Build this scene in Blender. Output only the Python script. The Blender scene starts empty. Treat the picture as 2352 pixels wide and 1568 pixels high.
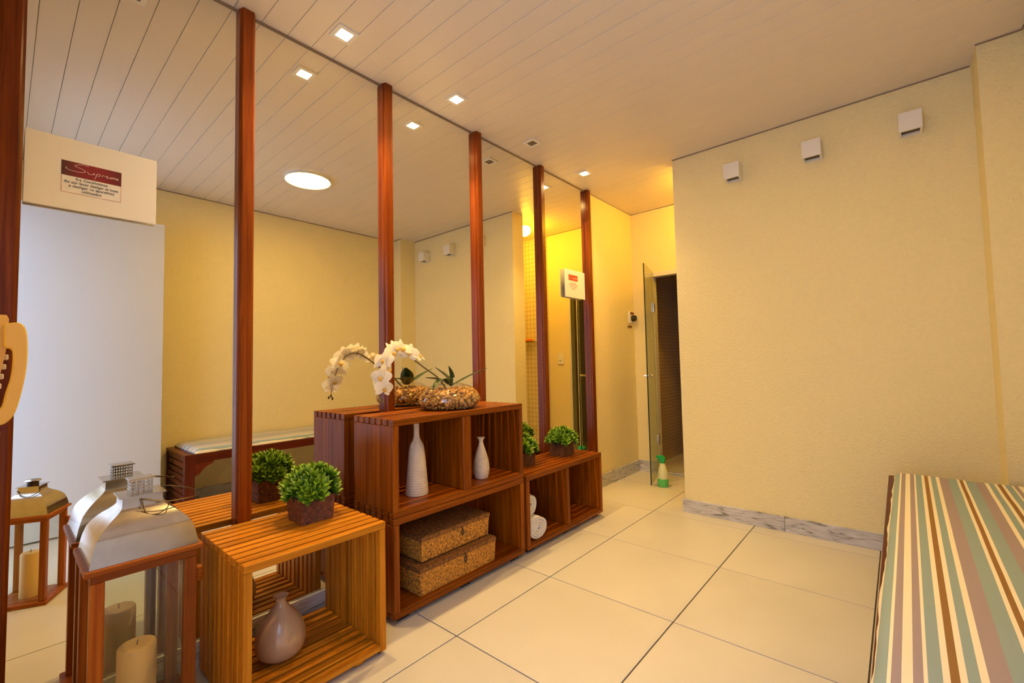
import bpy, bmesh, math, random
from mathutils import Vector, Matrix, noise
R = random.Random(7)
PI = math.pi
sc = bpy.context.scene
C = sc.collection

# ------------------------------------------------------------------ camera
CAM = (1.8987, 0.0, 1.031); YAW, PITCH, ROLL, FPX = 0.7152, 0.0492, -0.0212, 1021.34
fwd = Vector((-math.sin(YAW) * math.cos(PITCH), math.cos(YAW) * math.cos(PITCH), math.sin(PITCH)))
rgt = Vector((math.cos(YAW), math.sin(YAW), 0)); upv = rgt.cross(fwd)
rr = math.cos(ROLL) * rgt + math.sin(ROLL) * upv
uu = -math.sin(ROLL) * rgt + math.cos(ROLL) * upv
cd = bpy.data.cameras.new('camera'); cam = bpy.data.objects.new('camera', cd); C.objects.link(cam)
cd.sensor_width = 36; cd.lens = FPX / 2352 * 36; cd.clip_start = 0.01
m = Matrix((rr, uu, -fwd)).transposed().to_4x4(); m.translation = CAM
cam.matrix_world = m
sc.camera = cam

# ------------------------------------------------------------------ world, daylight, exposure
w = bpy.data.worlds.new('daylight'); sc.world = w; w.use_nodes = True
bg = w.node_tree.nodes['Background']; bg.inputs['Color'].default_value = (0.52, 0.65, 1.0, 1); bg.inputs['Strength'].default_value = 3.0
pl = bpy.data.lights.new('doorway_portal', 'AREA'); pl.shape = 'RECTANGLE'; pl.size = 0.95; pl.size_y = 2.08
pl.cycles.is_portal = True
po = bpy.data.objects.new('doorway_portal', pl); C.objects.link(po); po.location = (1.63, -0.2, 1.05); po.rotation_euler = (PI / 2, 0, 0)
vs = sc.view_settings
vs.view_transform = 'Standard'; vs.look = 'None'; vs.gamma = 1; vs.use_curve_mapping = False; vs.exposure = 0.44
LAMP_ROUND, LAMP_DOWN, LAMP_CORR, SPOT = 41.0, 300.0, 160.0, 44.0
WARM = (1.0, 0.61, 0.11); YELLOW = (1.0, 0.53, 0.03)
sc.cycles.max_bounces = 9; sc.cycles.diffuse_bounces = 4; sc.cycles.glossy_bounces = 5; sc.cycles.use_adaptive_sampling = True; sc.cycles.adaptive_threshold = 0.08; sc.cycles.adaptive_min_samples = 16; sc.cycles.transparent_max_bounces = 16
sc.cycles.sample_clamp_indirect = 6.0
sc.cycles.use_denoising = True

H = 2.4415      # ceiling height
W = 2.375       # right wall
YF = 3.089      # far wall
YB = 3.988      # corridor end wall
YN = -0.10      # wall with the entrance

# ------------------------------------------------------------------ materials
def new_mat(name):
    mt = bpy.data.materials.new(name); mt.use_nodes = True
    nt = mt.node_tree; b = nt.nodes['Principled BSDF']
    return mt, nt, b
def N(nt, t, **kw):
    n = nt.nodes.new(t)
    for k, v in kw.items(): setattr(n, k, v)
    return n
def ramp(nt, stops, interp='LINEAR'):
    n = N(nt, 'ShaderNodeValToRGB'); cr = n.color_ramp; cr.interpolation = interp
    while len(cr.elements) < len(stops): cr.elements.new(0.5)
    for e, (p, c) in zip(cr.elements, stops):
        e.position = p; e.color = (*c, 1)
    return n
def coords(nt, scale=(1, 1, 1), rand=True):
    tc = N(nt, 'ShaderNodeTexCoord'); mp = N(nt, 'ShaderNodeMapping'); mp.inputs['Scale'].default_value = scale
    if rand:
        oi = N(nt, 'ShaderNodeObjectInfo'); ad = N(nt, 'ShaderNodeVectorMath', operation='ADD')
        cb = N(nt, 'ShaderNodeMath', operation='MULTIPLY'); cb.inputs[1].default_value = 37.0
        nt.links.new(oi.outputs['Random'], cb.inputs[0])
        nt.links.new(tc.outputs['Object'], ad.inputs[0]); nt.links.new(cb.outputs[0], ad.inputs[1])
        nt.links.new(ad.outputs[0], mp.inputs['Vector'])
    else:
        nt.links.new(tc.outputs['Object'], mp.inputs['Vector'])
    return mp
def bump(nt, b, src, strength=0.2, dist=0.002):
    bp = N(nt, 'ShaderNodeBump'); bp.inputs['Strength'].default_value = strength; bp.inputs['Distance'].default_value = dist
    nt.links.new(src, bp.inputs['Height']); nt.links.new(bp.outputs[0], b.inputs['Normal'])
def plain(name, col, rough=0.5, metal=0.0, spec=0.5, var=0.0, scale=8.0, bumpy=0.0, bscale=120.0, coat=0.0):
    mt, nt, b = new_mat(name)
    b.inputs['Base Color'].default_value = (*col, 1); b.inputs['Roughness'].default_value = rough
    b.inputs['Metallic'].default_value = metal; b.inputs['Specular IOR Level'].default_value = spec
    b.inputs['Coat Weight'].default_value = coat
    mp = coords(nt)
    if var > 0:
        ns = N(nt, 'ShaderNodeTexNoise'); ns.inputs['Scale'].default_value = scale; ns.inputs['Detail'].default_value = 5
        nt.links.new(mp.outputs[0], ns.inputs['Vector'])
        r = ramp(nt, [(0.3, tuple(c * (1 - var) for c in col)), (0.7, tuple(min(1, c * (1 + var)) for c in col))])
        nt.links.new(ns.outputs['Fac'], r.inputs[0]); nt.links.new(r.outputs[0], b.inputs['Base Color'])
    if bumpy > 0:
        ns = N(nt, 'ShaderNodeTexNoise'); ns.inputs['Scale'].default_value = bscale; ns.inputs['Detail'].default_value = 3
        nt.links.new(mp.outputs[0], ns.inputs['Vector']); bump(nt, b, ns.outputs['Fac'], bumpy, 0.003)
    return mt
def wood(name, axis, dark, mid, light, rough=0.38, coat=0.08):
    mt, nt, b = new_mat(name)
    s = [70.0, 70.0, 70.0]; s[axis] = 2.2
    mp = coords(nt, s)
    ns = N(nt, 'ShaderNodeTexNoise'); ns.inputs['Scale'].default_value = 1.0; ns.inputs['Detail'].default_value = 6; ns.inputs['Roughness'].default_value = 0.62
    ns.inputs['Distortion'].default_value = 0.6
    nt.links.new(mp.outputs[0], ns.inputs['Vector'])
    r = ramp(nt, [(0.22, dark), (0.5, mid), (0.80, light)])
    nt.links.new(ns.outputs['Fac'], r.inputs[0])
    oi = N(nt, 'ShaderNodeObjectInfo'); mr = N(nt, 'ShaderNodeMapRange'); mr.inputs['To Min'].default_value = 0.78; mr.inputs['To Max'].default_value = 1.22
    nt.links.new(oi.outputs['Random'], mr.inputs['Value'])
    mx = N(nt, 'ShaderNodeVectorMath', operation='SCALE'); nt.links.new(r.outputs[0], mx.inputs[0]); nt.links.new(mr.outputs[0], mx.inputs['Scale'])
    nt.links.new(mx.outputs[0], b.inputs['Base Color'])
    b.inputs['Specular IOR Level'].default_value = 0.15
    b.inputs['Roughness'].default_value = rough; b.inputs['Coat Weight'].default_value = coat; b.inputs['Coat Roughness'].default_value = 0.2
    bump(nt, b, ns.outputs['Fac'], 0.12, 0.001)
    return mt
def emis(name, col, s):
    mt, nt, b = new_mat(name)
    b.inputs['Base Color'].default_value = (0.9, 0.9, 0.85, 1)
    b.inputs['Emission Color'].default_value = (*col, 1); b.inputs['Emission Strength'].default_value = s
    return mt
def thin_glass(name, tint, rough=0.0, f0=0.035, f1=0.45):
    """thin pane: tinted see-through plus a Schlick reflection, the same from both sides"""
    mt = bpy.data.materials.new(name); mt.use_nodes = True; nt = mt.node_tree; nt.nodes.clear()
    out = N(nt, 'ShaderNodeOutputMaterial'); mx = N(nt, 'ShaderNodeMixShader'); tr = N(nt, 'ShaderNodeBsdfTransparent'); gl = N(nt, 'ShaderNodeBsdfGlossy')
    ge = N(nt, 'ShaderNodeNewGeometry'); dt = N(nt, 'ShaderNodeVectorMath', operation='DOT_PRODUCT'); ab = N(nt, 'ShaderNodeMath', operation='ABSOLUTE')
    om = N(nt, 'ShaderNodeMath', operation='SUBTRACT'); om.inputs[0].default_value = 1.0
    pw = N(nt, 'ShaderNodeMath', operation='POWER'); pw.inputs[1].default_value = 5.0
    ma = N(nt, 'ShaderNodeMath', operation='MULTIPLY_ADD'); ma.inputs[1].default_value = f1; ma.inputs[2].default_value = f0
    nt.links.new(ge.outputs['Incoming'], dt.inputs[0]); nt.links.new(ge.outputs['Normal'], dt.inputs[1]); nt.links.new(dt.outputs['Value'], ab.inputs[0])
    nt.links.new(ab.outputs[0], om.inputs[1]); nt.links.new(om.outputs[0], pw.inputs[0]); nt.links.new(pw.outputs[0], ma.inputs[0])
    tr.inputs['Color'].default_value = (*tint, 1); gl.inputs['Roughness'].default_value = rough
    nt.links.new(ma.outputs[0], mx.inputs[0]); nt.links.new(tr.outputs[0], mx.inputs[1]); nt.links.new(gl.outputs[0], mx.inputs[2])
    nt.links.new(mx.outputs[0], out.inputs[0])
    return mt
def mosaic(name, col, grout, size=0.035):
    mt, nt, b = new_mat(name)
    geo = N(nt, 'ShaderNodeNewGeometry'); mp = coords(nt, rand=False)
    br_nodes = []
    # combine grid lines of the three axes (the wall's own axis stays constant, so its line is masked by the normal)
    sp = N(nt, 'ShaderNodeSeparateXYZ'); nt.links.new(mp.outputs[0], sp.inputs[0])
    nsp = N(nt, 'ShaderNodeSeparateXYZ'); nt.links.new(geo.outputs['Normal'], nsp.inputs[0])
    total = None
    for i in range(3):
        d = N(nt, 'ShaderNodeMath', operation='DIVIDE'); d.inputs[1].default_value = size; nt.links.new(sp.outputs[i], d.inputs[0])
        f = N(nt, 'ShaderNodeMath', operation='FRACT'); nt.links.new(d.outputs[0], f.inputs[0])
        l = N(nt, 'ShaderNodeMath', operation='LESS_THAN'); l.inputs[1].default_value = 0.13; nt.links.new(f.outputs[0], l.inputs[0])
        ab = N(nt, 'ShaderNodeMath', operation='ABSOLUTE'); nt.links.new(nsp.outputs[i], ab.inputs[0])
        iv = N(nt, 'ShaderNodeMath', operation='LESS_THAN'); iv.inputs[1].default_value = 0.7; nt.links.new(ab.outputs[0], iv.inputs[0])
        mu = N(nt, 'ShaderNodeMath', operation='MULTIPLY'); nt.links.new(l.outputs[0], mu.inputs[0]); nt.links.new(iv.outputs[0], mu.inputs[1])
        if total is None: total = mu
        else:
            mxx = N(nt, 'ShaderNodeMath', operation='MAXIMUM'); nt.links.new(total.outputs[0], mxx.inputs[0]); nt.links.new(mu.outputs[0], mxx.inputs[1]); total = mxx
    r = ramp(nt, [(0.0, col), (1.0, grout)]); nt.links.new(total.outputs[0], r.inputs[0]); nt.links.new(r.outputs[0], b.inputs['Base Color'])
    b.inputs['Roughness'].default_value = 0.3
    inv = N(nt, 'ShaderNodeMath', operation='SUBTRACT'); inv.inputs[0].default_value = 1.0; nt.links.new(total.outputs[0], inv.inputs[1])
    bump(nt, b, inv.outputs[0], 0.5, 0.002)
    return mt

M = {}
TD, TM, TL = (0.085, 0.020, 0.003), (0.20, 0.055, 0.008), (0.34, 0.115, 0.018)
for i, ax in enumerate('xyz'):
    M['dark_' + ax] = wood('mahogany_' + ax, i, (0.075, 0.012, 0.0005), (0.23, 0.052, 0.001), (0.40, 0.115, 0.003))
    M['teak_' + ax] = wood('teak_' + ax, i, (0.26, 0.070, 0.002), (0.54, 0.195, 0.009), (0.72, 0.32, 0.022))
    M['red_' + ax] = wood('bench_wood_' + ax, i, (0.04, 0.006, 0.002), (0.10, 0.014, 0.004), (0.17, 0.035, 0.010))
    M['post_' + ax] = wood('post_wood_' + ax, i, (0.07, 0.010, 0.001), (0.19, 0.036, 0.002), (0.32, 0.080, 0.005), rough=0.30, coat=0.2)
    M['lant_' + ax] = wood('lantern_wood_' + ax, i, (0.15, 0.03, 0.003), (0.32, 0.080, 0.006), (0.45, 0.145, 0.014))
M['wall'] = plain('cream_textured_wall', (0.83, 0.72, 0.40), rough=0.85, spec=0.2, var=0.02, scale=60.0, bumpy=1.0, bscale=90.0)
M['ceiling'] = plain('white_pvc', (0.73, 0.655, 0.565), rough=0.35, spec=0.4)
M['groove'] = plain('plank_groove', (0.55, 0.50, 0.46), rough=0.8)
M['tile'] = plain('beige_porcelain', (0.62, 0.59, 0.55), rough=0.38, spec=0.45, var=0.06, scale=2.2)
M['grout'] = plain('dark_grout', (0.10, 0.07, 0.05), rough=0.9)
M['trim'] = plain('ceiling_trim', (0.25, 0.18, 0.12), rough=0.6)
M['door_white'] = plain('white_lacquer', (0.56, 0.57, 0.59), rough=0.35)
M['white'] = plain('white_plastic', (0.80, 0.78, 0.74), rough=0.4)
M['black'] = plain('black_plastic', (0.012, 0.011, 0.010), rough=0.4)
M['darkhole'] = plain('dark_slot', (0.10, 0.08, 0.05), rough=0.8)  # dark colour standing in for the shade inside the box lights
M['paper'] = plain('white_paper', (0.83, 0.80, 0.76), rough=0.7)
M['ink'] = plain('black_ink', (0.02, 0.018, 0.016), rough=0.7)
M['pink'] = plain('pink_line', (0.70, 0.35, 0.30), rough=0.7)
M['script'] = plain('silver_script', (0.75, 0.55, 0.55), rough=0.6)
M['phone'] = plain('cream_phone_plastic', (0.85, 0.54, 0.09), rough=0.3, coat=0.3)
M['steel'] = plain('brushed_steel', (0.62, 0.60, 0.56), rough=0.28, metal=1.0, bumpy=0.05, bscale=300)
M['roofmetal'] = plain('polished_lantern_metal', (0.56, 0.50, 0.42), rough=0.17, metal=1.0, var=0.08, scale=20)
M['wire'] = plain('bronze_wire', (0.13, 0.09, 0.05), rough=0.35, metal=1.0)
M['candle'] = plain('ivory_wax', (0.82, 0.54, 0.20), rough=0.5)
M['candle'].node_tree.nodes['Principled BSDF'].inputs['Subsurface Weight'].default_value = 0.2
M['chrome'] = plain('chrome', (0.8, 0.78, 0.75), rough=0.15, metal=1.0)
M['alu'] = plain('white_aluminium', (0.75, 0.72, 0.66), rough=0.35, metal=0.2)
M['glass'] = thin_glass('clear_pane', (0.95, 0.96, 0.93))
M['green_glass'] = thin_glass('green_tinted_pane', (0.84, 0.87, 0.78))
M['bowl_glass'] = thin_glass('bowl_glass', (0.96, 0.96, 0.94), 0.03, 0.10, 0.8)
M['mosaic'] = mosaic('beige_mosaic', (0.62, 0.45, 0.27), (0.30, 0.20, 0.10))
M['mosaic_white'] = mosaic('cream_mosaic', (0.80, 0.73, 0.55), (0.55, 0.46, 0.28), 0.05)
M['leaf_dark'] = plain('orchid_leaf', (0.035, 0.060, 0.018), rough=0.35, var=0.2, scale=10)
M['stem'] = plain('orchid_stem', (0.16, 0.11, 0.035), rough=0.5)
M['petal'] = plain('white_petal', (0.88, 0.80, 0.66), rough=0.5, var=0.04, scale=30)
M['lip'] = plain('yellow_lip', (0.75, 0.42, 0.06), rough=0.5)
M['pebble'] = plain('brown_bark_pebbles', (0.52, 0.27, 0.065), rough=0.4, var=0.55, scale=40)
M['vase_white'] = plain('whitewashed_clay', (0.70, 0.55, 0.38), rough=0.7, var=0.12, scale=14, bumpy=0.3, bscale=60)
M['vase_glaze'] = plain('taupe_glaze', (0.50, 0.34, 0.215), rough=0.22, var=0.10, scale=9, coat=0.4)
M['wicker_dark'] = plain('dark_wicker', (0.15, 0.045, 0.016), rough=0.55, var=0.5, scale=60)
M['pot_brown'] = plain('brown_wood_pot', (0.11, 0.038, 0.010), rough=0.6, var=0.5, scale=22)
M['seagrass'] = plain('seagrass_weave', (0.50, 0.215, 0.022), rough=0.75, var=0.75, scale=110, bumpy=0.4, bscale=220)
M['seagrass_dark'] = plain('seagrass_lid', (0.22, 0.085, 0.014), rough=0.75, var=0.6, scale=80, bumpy=0.4, bscale=200)
M['clasp'] = plain('dark_clasp', (0.035, 0.014, 0.004), rough=0.6)
M['soil'] = plain('dark_moss', (0.012, 0.022, 0.006), rough=0.9)  # near-black green, shade between the leaves put into the colour
M['towel'] = plain('white_terry', (0.80, 0.77, 0.76), rough=0.95, spec=0.1, bumpy=0.9, bscale=260)
M['towel_band'] = plain('grey_towel_band', (0.42, 0.40, 0.42), rough=0.95, spec=0.1, bumpy=0.6, bscale=260)
M['green_plastic'] = plain('green_plastic', (0.02, 0.40, 0.10), rough=0.35)
M['green_clear'] = plain('translucent_green', (0.62, 0.66, 0.38), rough=0.3)
M['green_liquid'] = plain('green_liquid', (0.10, 0.55, 0.14), rough=0.25)
M['orange'] = plain('orange_soap', (0.85, 0.25, 0.02), rough=0.4)
M['redlabel'] = plain('red_label', (0.22, 0.02, 0.015), rough=0.5)
M['lamp_round'] = emis('warm_diffuser', WARM, LAMP_ROUND)
M['lamp_down'] = emis('downlight_led', (1.0, 0.65, 0.22), LAMP_DOWN)
M['lamp_corr'] = emis('corridor_bulb', YELLOW, LAMP_CORR)
M['unlit'] = plain('unlit_diffuser', (0.16, 0.12, 0.09), rough=0.4)
mt, nt, b = new_mat('white_petal'); out = nt.nodes['Material Output']
df = N(nt, 'ShaderNodeBsdfDiffuse'); tl = N(nt, 'ShaderNodeBsdfTranslucent'); mx = N(nt, 'ShaderNodeMixShader'); mx.inputs[0].default_value = 0.42
df.inputs['Color'].default_value = (0.93, 0.88, 0.76, 1); tl.inputs['Color'].default_value = (0.93, 0.88, 0.74, 1)
nt.links.new(df.outputs[0], mx.inputs[1]); nt.links.new(tl.outputs[0], mx.inputs[2]); nt.links.new(mx.outputs[0], out.inputs[0]); M['petal'] = mt
# mirror
mt, nt, b = new_mat('mirror_silver'); b.inputs['Base Color'].default_value = (0.90, 0.88, 0.78, 1); b.inputs['Metallic'].default_value = 1; b.inputs['Roughness'].default_value = 0.0
M['mirror'] = mt
# marble
mt, nt, b = new_mat('grey_marble'); mp = coords(nt, (2.0, 2.0, 14.0))
ns = N(nt, 'ShaderNodeTexNoise'); ns.inputs['Scale'].default_value = 4.0; ns.inputs['Detail'].default_value = 8; ns.inputs['Distortion'].default_value = 1.5
nt.links.new(mp.outputs[0], ns.inputs['Vector'])
r = ramp(nt, [(0.30, (0.16, 0.15, 0.14)), (0.45, (0.50, 0.49, 0.50)), (0.7, (0.66, 0.65, 0.67))]); nt.links.new(ns.outputs['Fac'], r.inputs[0]); nt.links.new(r.outputs[0], b.inputs['Base Color'])
b.inputs['Roughness'].default_value = 0.3; M['marble'] = mt
# red banner: deep red with darker ends, as printed
mt, nt, b = new_mat('red_banner'); tc = N(nt, 'ShaderNodeTexCoord'); sp = N(nt, 'ShaderNodeSeparateXYZ'); nt.links.new(tc.outputs['Generated'], sp.inputs[0])
r = ramp(nt, [(0.0, (0.07, 0.02, 0.008)), (0.35, (0.24, 0.012, 0.012)), (0.65, (0.24, 0.008, 0.01)), (1.0, (0.13, 0.006, 0.006))])
nt.links.new(sp.outputs[1], r.inputs[0]); nt.links.new(r.outputs[0], b.inputs['Base Color']); b.inputs['Roughness'].default_value = 0.5; M['banner'] = mt
M['banner_red'] = plain('bright_red_banner', (0.50, 0.06, 0.02), rough=0.5)
# leaf clusters: green with lighter tips, bases darkened as shade in the gaps
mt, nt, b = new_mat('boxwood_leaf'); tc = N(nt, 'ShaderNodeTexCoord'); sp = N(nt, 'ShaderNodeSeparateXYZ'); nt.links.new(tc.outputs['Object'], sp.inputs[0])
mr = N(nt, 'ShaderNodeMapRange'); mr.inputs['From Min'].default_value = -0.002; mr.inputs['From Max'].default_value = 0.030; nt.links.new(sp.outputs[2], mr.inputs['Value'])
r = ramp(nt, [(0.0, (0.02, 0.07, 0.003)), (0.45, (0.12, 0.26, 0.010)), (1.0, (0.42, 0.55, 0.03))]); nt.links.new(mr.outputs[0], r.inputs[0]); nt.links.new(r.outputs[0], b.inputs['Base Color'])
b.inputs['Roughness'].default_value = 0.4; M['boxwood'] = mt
# striped fabric
mt, nt, b = new_mat('striped_fabric'); tc = N(nt, 'ShaderNodeTexCoord'); sp = N(nt, 'ShaderNodeSeparateXYZ'); nt.links.new(tc.outputs['Object'], sp.inputs[0])
G, Cc, Mm, B = (0.30, 0.39, 0.39), (0.88, 0.80, 0.62), (0.37, 0.30, 0.32), (0.30, 0.16, 0.055)
pat = [(0, Cc), (.0075, Mm), (.0205, Cc), (.0265, G), (.0455, Cc), (.0555, B), (.0675, Cc), (.0765, G), (.0935, Cc), (.1035, Mm), (.1315, G), (.1595, Cc), (.1675, B), (.1785, Cc), (.1865, G), (.2155, Mm), (.2435, Cc), (.2535, G), (.2705, Cc), (.2795, B), (.2915, Cc), (.3015, G), (.3205, Cc), (.3265, Mm), (.3395, Cc)]
PER = 0.347
ad = N(nt, 'ShaderNodeMath', operation='ADD'); ad.inputs[1].default_value = 10 * PER - 0.0395; nt.links.new(sp.outputs[0], ad.inputs[0])
dv = N(nt, 'ShaderNodeMath', operation='DIVIDE'); dv.inputs[1].default_value = PER; nt.links.new(ad.outputs[0], dv.inputs[0])
fr = N(nt, 'ShaderNodeMath', operation='FRACT'); nt.links.new(dv.outputs[0], fr.inputs[0])
r = ramp(nt, [(p / PER, c) for p, c in pat], 'CONSTANT'); nt.links.new(fr.outputs[0], r.inputs[0]); nt.links.new(r.outputs[0], b.inputs['Base Color'])
b.inputs['Roughness'].default_value = 0.85; b.inputs['Specular IOR Level'].default_value = 0.2
ns = N(nt, 'ShaderNodeTexNoise'); ns.inputs['Scale'].default_value = 500; nt.links.new(tc.outputs['Object'], ns.inputs['Vector']); bump(nt, b, ns.outputs['Fac'], 0.2, 0.001)
M['stripe'] = mt

# ------------------------------------------------------------------ mesh helpers
def obj(name, bm, mat, parent=None, loc=(0, 0, 0), smooth=None):
    if isinstance(bm, bpy.types.Mesh): me = bm
    else:
        bmesh.ops.recalc_face_normals(bm, faces=bm.faces)
        me = bpy.data.meshes.new(name); bm.to_mesh(me); bm.free()
        me.materials.append(M[mat] if isinstance(mat, str) else mat)
        if smooth is not None:
            for p in me.polygons: p.use_smooth = True
            me.set_sharp_from_angle(angle=math.radians(smooth))
    o = bpy.data.objects.new(name, me); C.objects.link(o)
    if parent is not None:
        o.parent = parent; o.location = Vector(loc) - world_of(parent)
    else: o.location = loc
    return o
def world_of(o):
    v = Vector(o.location)
    while o.parent is not None:
        o = o.parent; v = v + o.location
    return v
def tag(o, label, cat=None, group=None, kind=None):
    o['label'] = label
    if cat: o['category'] = cat
    if group: o['group'] = group
    if kind: o['kind'] = kind
    return o
def thing(name, label, cat, loc=(0, 0, 0), group=None, kind=None):
    o = bpy.data.objects.new(name, None); o.empty_display_size = 0.05; C.objects.link(o); o.location = loc
    return tag(o, label, cat, group, kind)
def box_bm(sx, sy, sz, bev=0.0, seg=1):
    bm = bmesh.new(); bmesh.ops.create_cube(bm, size=1.0)
    bmesh.ops.scale(bm, vec=(sx, sy, sz), verts=bm.verts)
    if bev > 0: bmesh.ops.bevel(bm, geom=list(bm.edges), offset=bev, segments=seg, affect='EDGES', profile=0.5)
    return bm
def box(name, lo, hi, mat, parent=None, bev=0.0, seg=1):
    lo, hi = Vector(lo), Vector(hi); s = hi - lo
    return obj(name, box_bm(s.x, s.y, s.z, bev, seg), mat, parent, (lo + hi) / 2)
def prism(name, poly, axis, a, b_, mat, parent=None, smooth=None):
    """polygon in the plane of the two other axes (cyclic order) pushed along axis from a to b_"""
    bm = bmesh.new(); ax = [i for i in range(3) if i != axis]
    cx = [sum(p[k] for p in poly) / len(poly) for k in (0, 1)]
    def pt(p, v):
        q = [0, 0, 0]; q[ax[0]] = p[0] - cx[0]; q[ax[1]] = p[1] - cx[1]; q[axis] = v; return q
    c = (a + b_) / 2
    A = [bm.verts.new(pt(p, a - c)) for p in poly]; B_ = [bm.verts.new(pt(p, b_ - c)) for p in poly]
    bm.faces.new(A); bm.faces.new(B_[::-1]); n = len(poly)
    for i in range(n): bm.faces.new((A[i], B_[i], B_[(i + 1) % n], A[(i + 1) % n]))
    loc = [0, 0, 0]; loc[ax[0]], loc[ax[1]] = cx; loc[axis] = c
    return obj(name, bm, mat, parent, loc, smooth)
def lathe_bm(prof, seg=32, sx=1.0, sy=1.0):
    bm = bmesh.new(); rings = []
    for r_, z in prof:
        if r_ < 1e-6: rings.append([bm.verts.new((0, 0, z))])
        else: rings.append([bm.verts.new((sx * r_ * math.cos(2 * PI * k / seg), sy * r_ * math.sin(2 * PI * k / seg), z)) for k in range(seg)])
    for a, b_ in zip(rings, rings[1:]):
        for k in range(seg):
            k2 = (k + 1) % seg
            if len(a) == 1 and len(b_) > 1: bm.faces.new((a[0], b_[k2], b_[k]))
            elif len(b_) == 1 and len(a) > 1: bm.faces.new((a[k], a[k2], b_[0]))
            elif len(a) > 1: bm.faces.new((a[k], a[k2], b_[k2], b_[k]))
    return bm
def tube_bm(pts, rad, seg=8, bm=None):
    bm = bm or bmesh.new(); pts = [Vector(p) for p in pts]; rings = []
    n = len(pts); prev = None
    for i, p in enumerate(pts):
        t = (pts[min(i + 1, n - 1)] - pts[max(i - 1, 0)]).normalized()
        u = prev - t * prev.dot(t) if prev is not None else t.orthogonal()
        u.normalize(); prev = u; v = t.cross(u)
        r_ = rad[i] if isinstance(rad, (list, tuple)) else rad
        rings.append([bm.verts.new(p + r_ * (math.cos(2 * PI * k / seg) * u + math.sin(2 * PI * k / seg) * v)) for k in range(seg)])
    for a, b_ in zip(rings, rings[1:]):
        for k in range(seg): bm.faces.new((a[k], a[(k + 1) % seg], b_[(k + 1) % seg], b_[k]))
    bm.faces.new(rings[0][::-1]); bm.faces.new(rings[-1])
    return bm
def spline(pts, n=8):
    out = []; P = [Vector(p) for p in pts]; P = [2 * P[0] - P[1]] + P + [2 * P[-1] - P[-2]]
    for i in range(1, len(P) - 2):
        a, b_, c, d = P[i - 1:i + 3]
        for k in range(n):
            t = k / n
            out.append(0.5 * ((2 * b_) + (c - a) * t + (2 * a - 5 * b_ + 4 * c - d) * t * t + (3 * b_ - a - 3 * c + d) * t ** 3))
    out.append(P[-2]); return out
def loft_square(levels, mat, name, parent, loc, smooth=25):
    """square rings (half width, z)"""
    bm = bmesh.new(); rings = []
    for hw, z in levels: rings.append([bm.verts.new((sx * hw, sy * hw, z)) for sx, sy in ((-1, -1), (1, -1), (1, 1), (-1, 1))])
    bm.faces.new(rings[0][::-1]); bm.faces.new(rings[-1])
    for a, b_ in zip(rings, rings[1:]):
        for k in range(4): bm.faces.new((a[k], a[(k + 1) % 4], b_[(k + 1) % 4], b_[k]))
    return obj(name, bm, mat, parent, loc, smooth)
def text_mesh(name, body, size, mat, parent, center, shear=0.0, width=None):
    cu = bpy.data.curves.new(name, 'FONT'); cu.body = body; cu.size = size; cu.align_x = 'CENTER'; cu.align_y = 'CENTER'; cu.shear = shear; cu.extrude = 0.0003; cu.resolution_u = 3; cu.offset = -0.0006 * (shear > 0)
    t = bpy.data.objects.new(name, cu); C.objects.link(t)
    me = bpy.data.meshes.new_from_object(t.evaluated_get(bpy.context.evaluated_depsgraph_get()))
    bpy.data.objects.remove(t)
    xs = [v.co.x for v in me.vertices]; k = (width / (max(xs) - min(xs))) if width else 1.0
    for v in me.vertices: v.co = Vector((v.co.z, v.co.x * k, v.co.y))      # reads along +y, faces +x
    me.materials.clear(); me.materials.append(M[mat])
    o = bpy.data.objects.new(name, me); C.objects.link(o); o.parent = parent; o.location = Vector(center) - world_of(parent)
    o['kind'] = 'stuff'
    return o

# ------------------------------------------------------------------ the room shell
# floor: dark grout bed with 60 cm porcelain tiles
floor = thing('floor', 'beige porcelain tile floor with thin dark joints', 'floor', (0, 0, 0), kind='structure')
box('grout_bed', (-0.02, YN - 0.6, -0.06), (2.42, 4.02, -0.004), 'grout', floor)
xs = [0.0, 0.5761, 1.1762, 1.7763, 2.3764]; ys = [YN - 0.55, -0.036, 0.5642, 1.1643, 1.7644, 2.3645, 2.9646, 3.5647, 3.99]
tcache = {}
for i in range(4):
    for j in range(len(ys) - 1):
        sx, sy = xs[i + 1] - xs[i] - 0.005, ys[j + 1] - ys[j] - 0.005
        key = (round(sx, 3), round(sy, 3))
        if key not in tcache:
            t = obj('tile', box_bm(sx, sy, 0.008, 0.0008), 'tile', floor, ((xs[i] + xs[i + 1]) / 2, (ys[j] + ys[j + 1]) / 2, -0.004)); tcache[key] = t.data
        else: obj('tile', tcache[key], None, floor, ((xs[i] + xs[i + 1]) / 2, (ys[j] + ys[j + 1]) / 2, -0.004))
# ceiling: slab with 10 cm plastic planks
ceil = thing('ceiling', 'white plank ceiling running away from the mirrors', 'ceiling', (0, 0, H), kind='structure')
box('ceiling_slab', (-0.1, YN - 0.1, H + 0.008), (2.48, YB + 0.1, H + 0.06), 'groove', ceil)
pm = None
y = -0.035 - 0.1
while y < YB - 0.01:
    a, b_ = max(y + 0.0008, YN), min(y + 0.1003 - 0.0008, YB)
    if b_ - a > 0.02:
        if abs((b_ - a) - 0.0987) < 1e-4:
            if pm is None: pm = obj('plank', box_bm(2.375, 0.0987, 0.009, 0.0012), 'ceiling', ceil, (1.1875, (a + b_) / 2, H + 0.0045)).data
            else: obj('plank', pm, None, ceil, (1.1875, (a + b_) / 2, H + 0.0045))
        else: obj('plank', box_bm(2.375, b_ - a, 0.009, 0.0012), 'ceiling', ceil, (1.1875, (a + b_) / 2, H + 0.0045))
    y += 0.1003
def struct(o, label, cat): return tag(o, label, cat, kind='structure')
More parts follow.
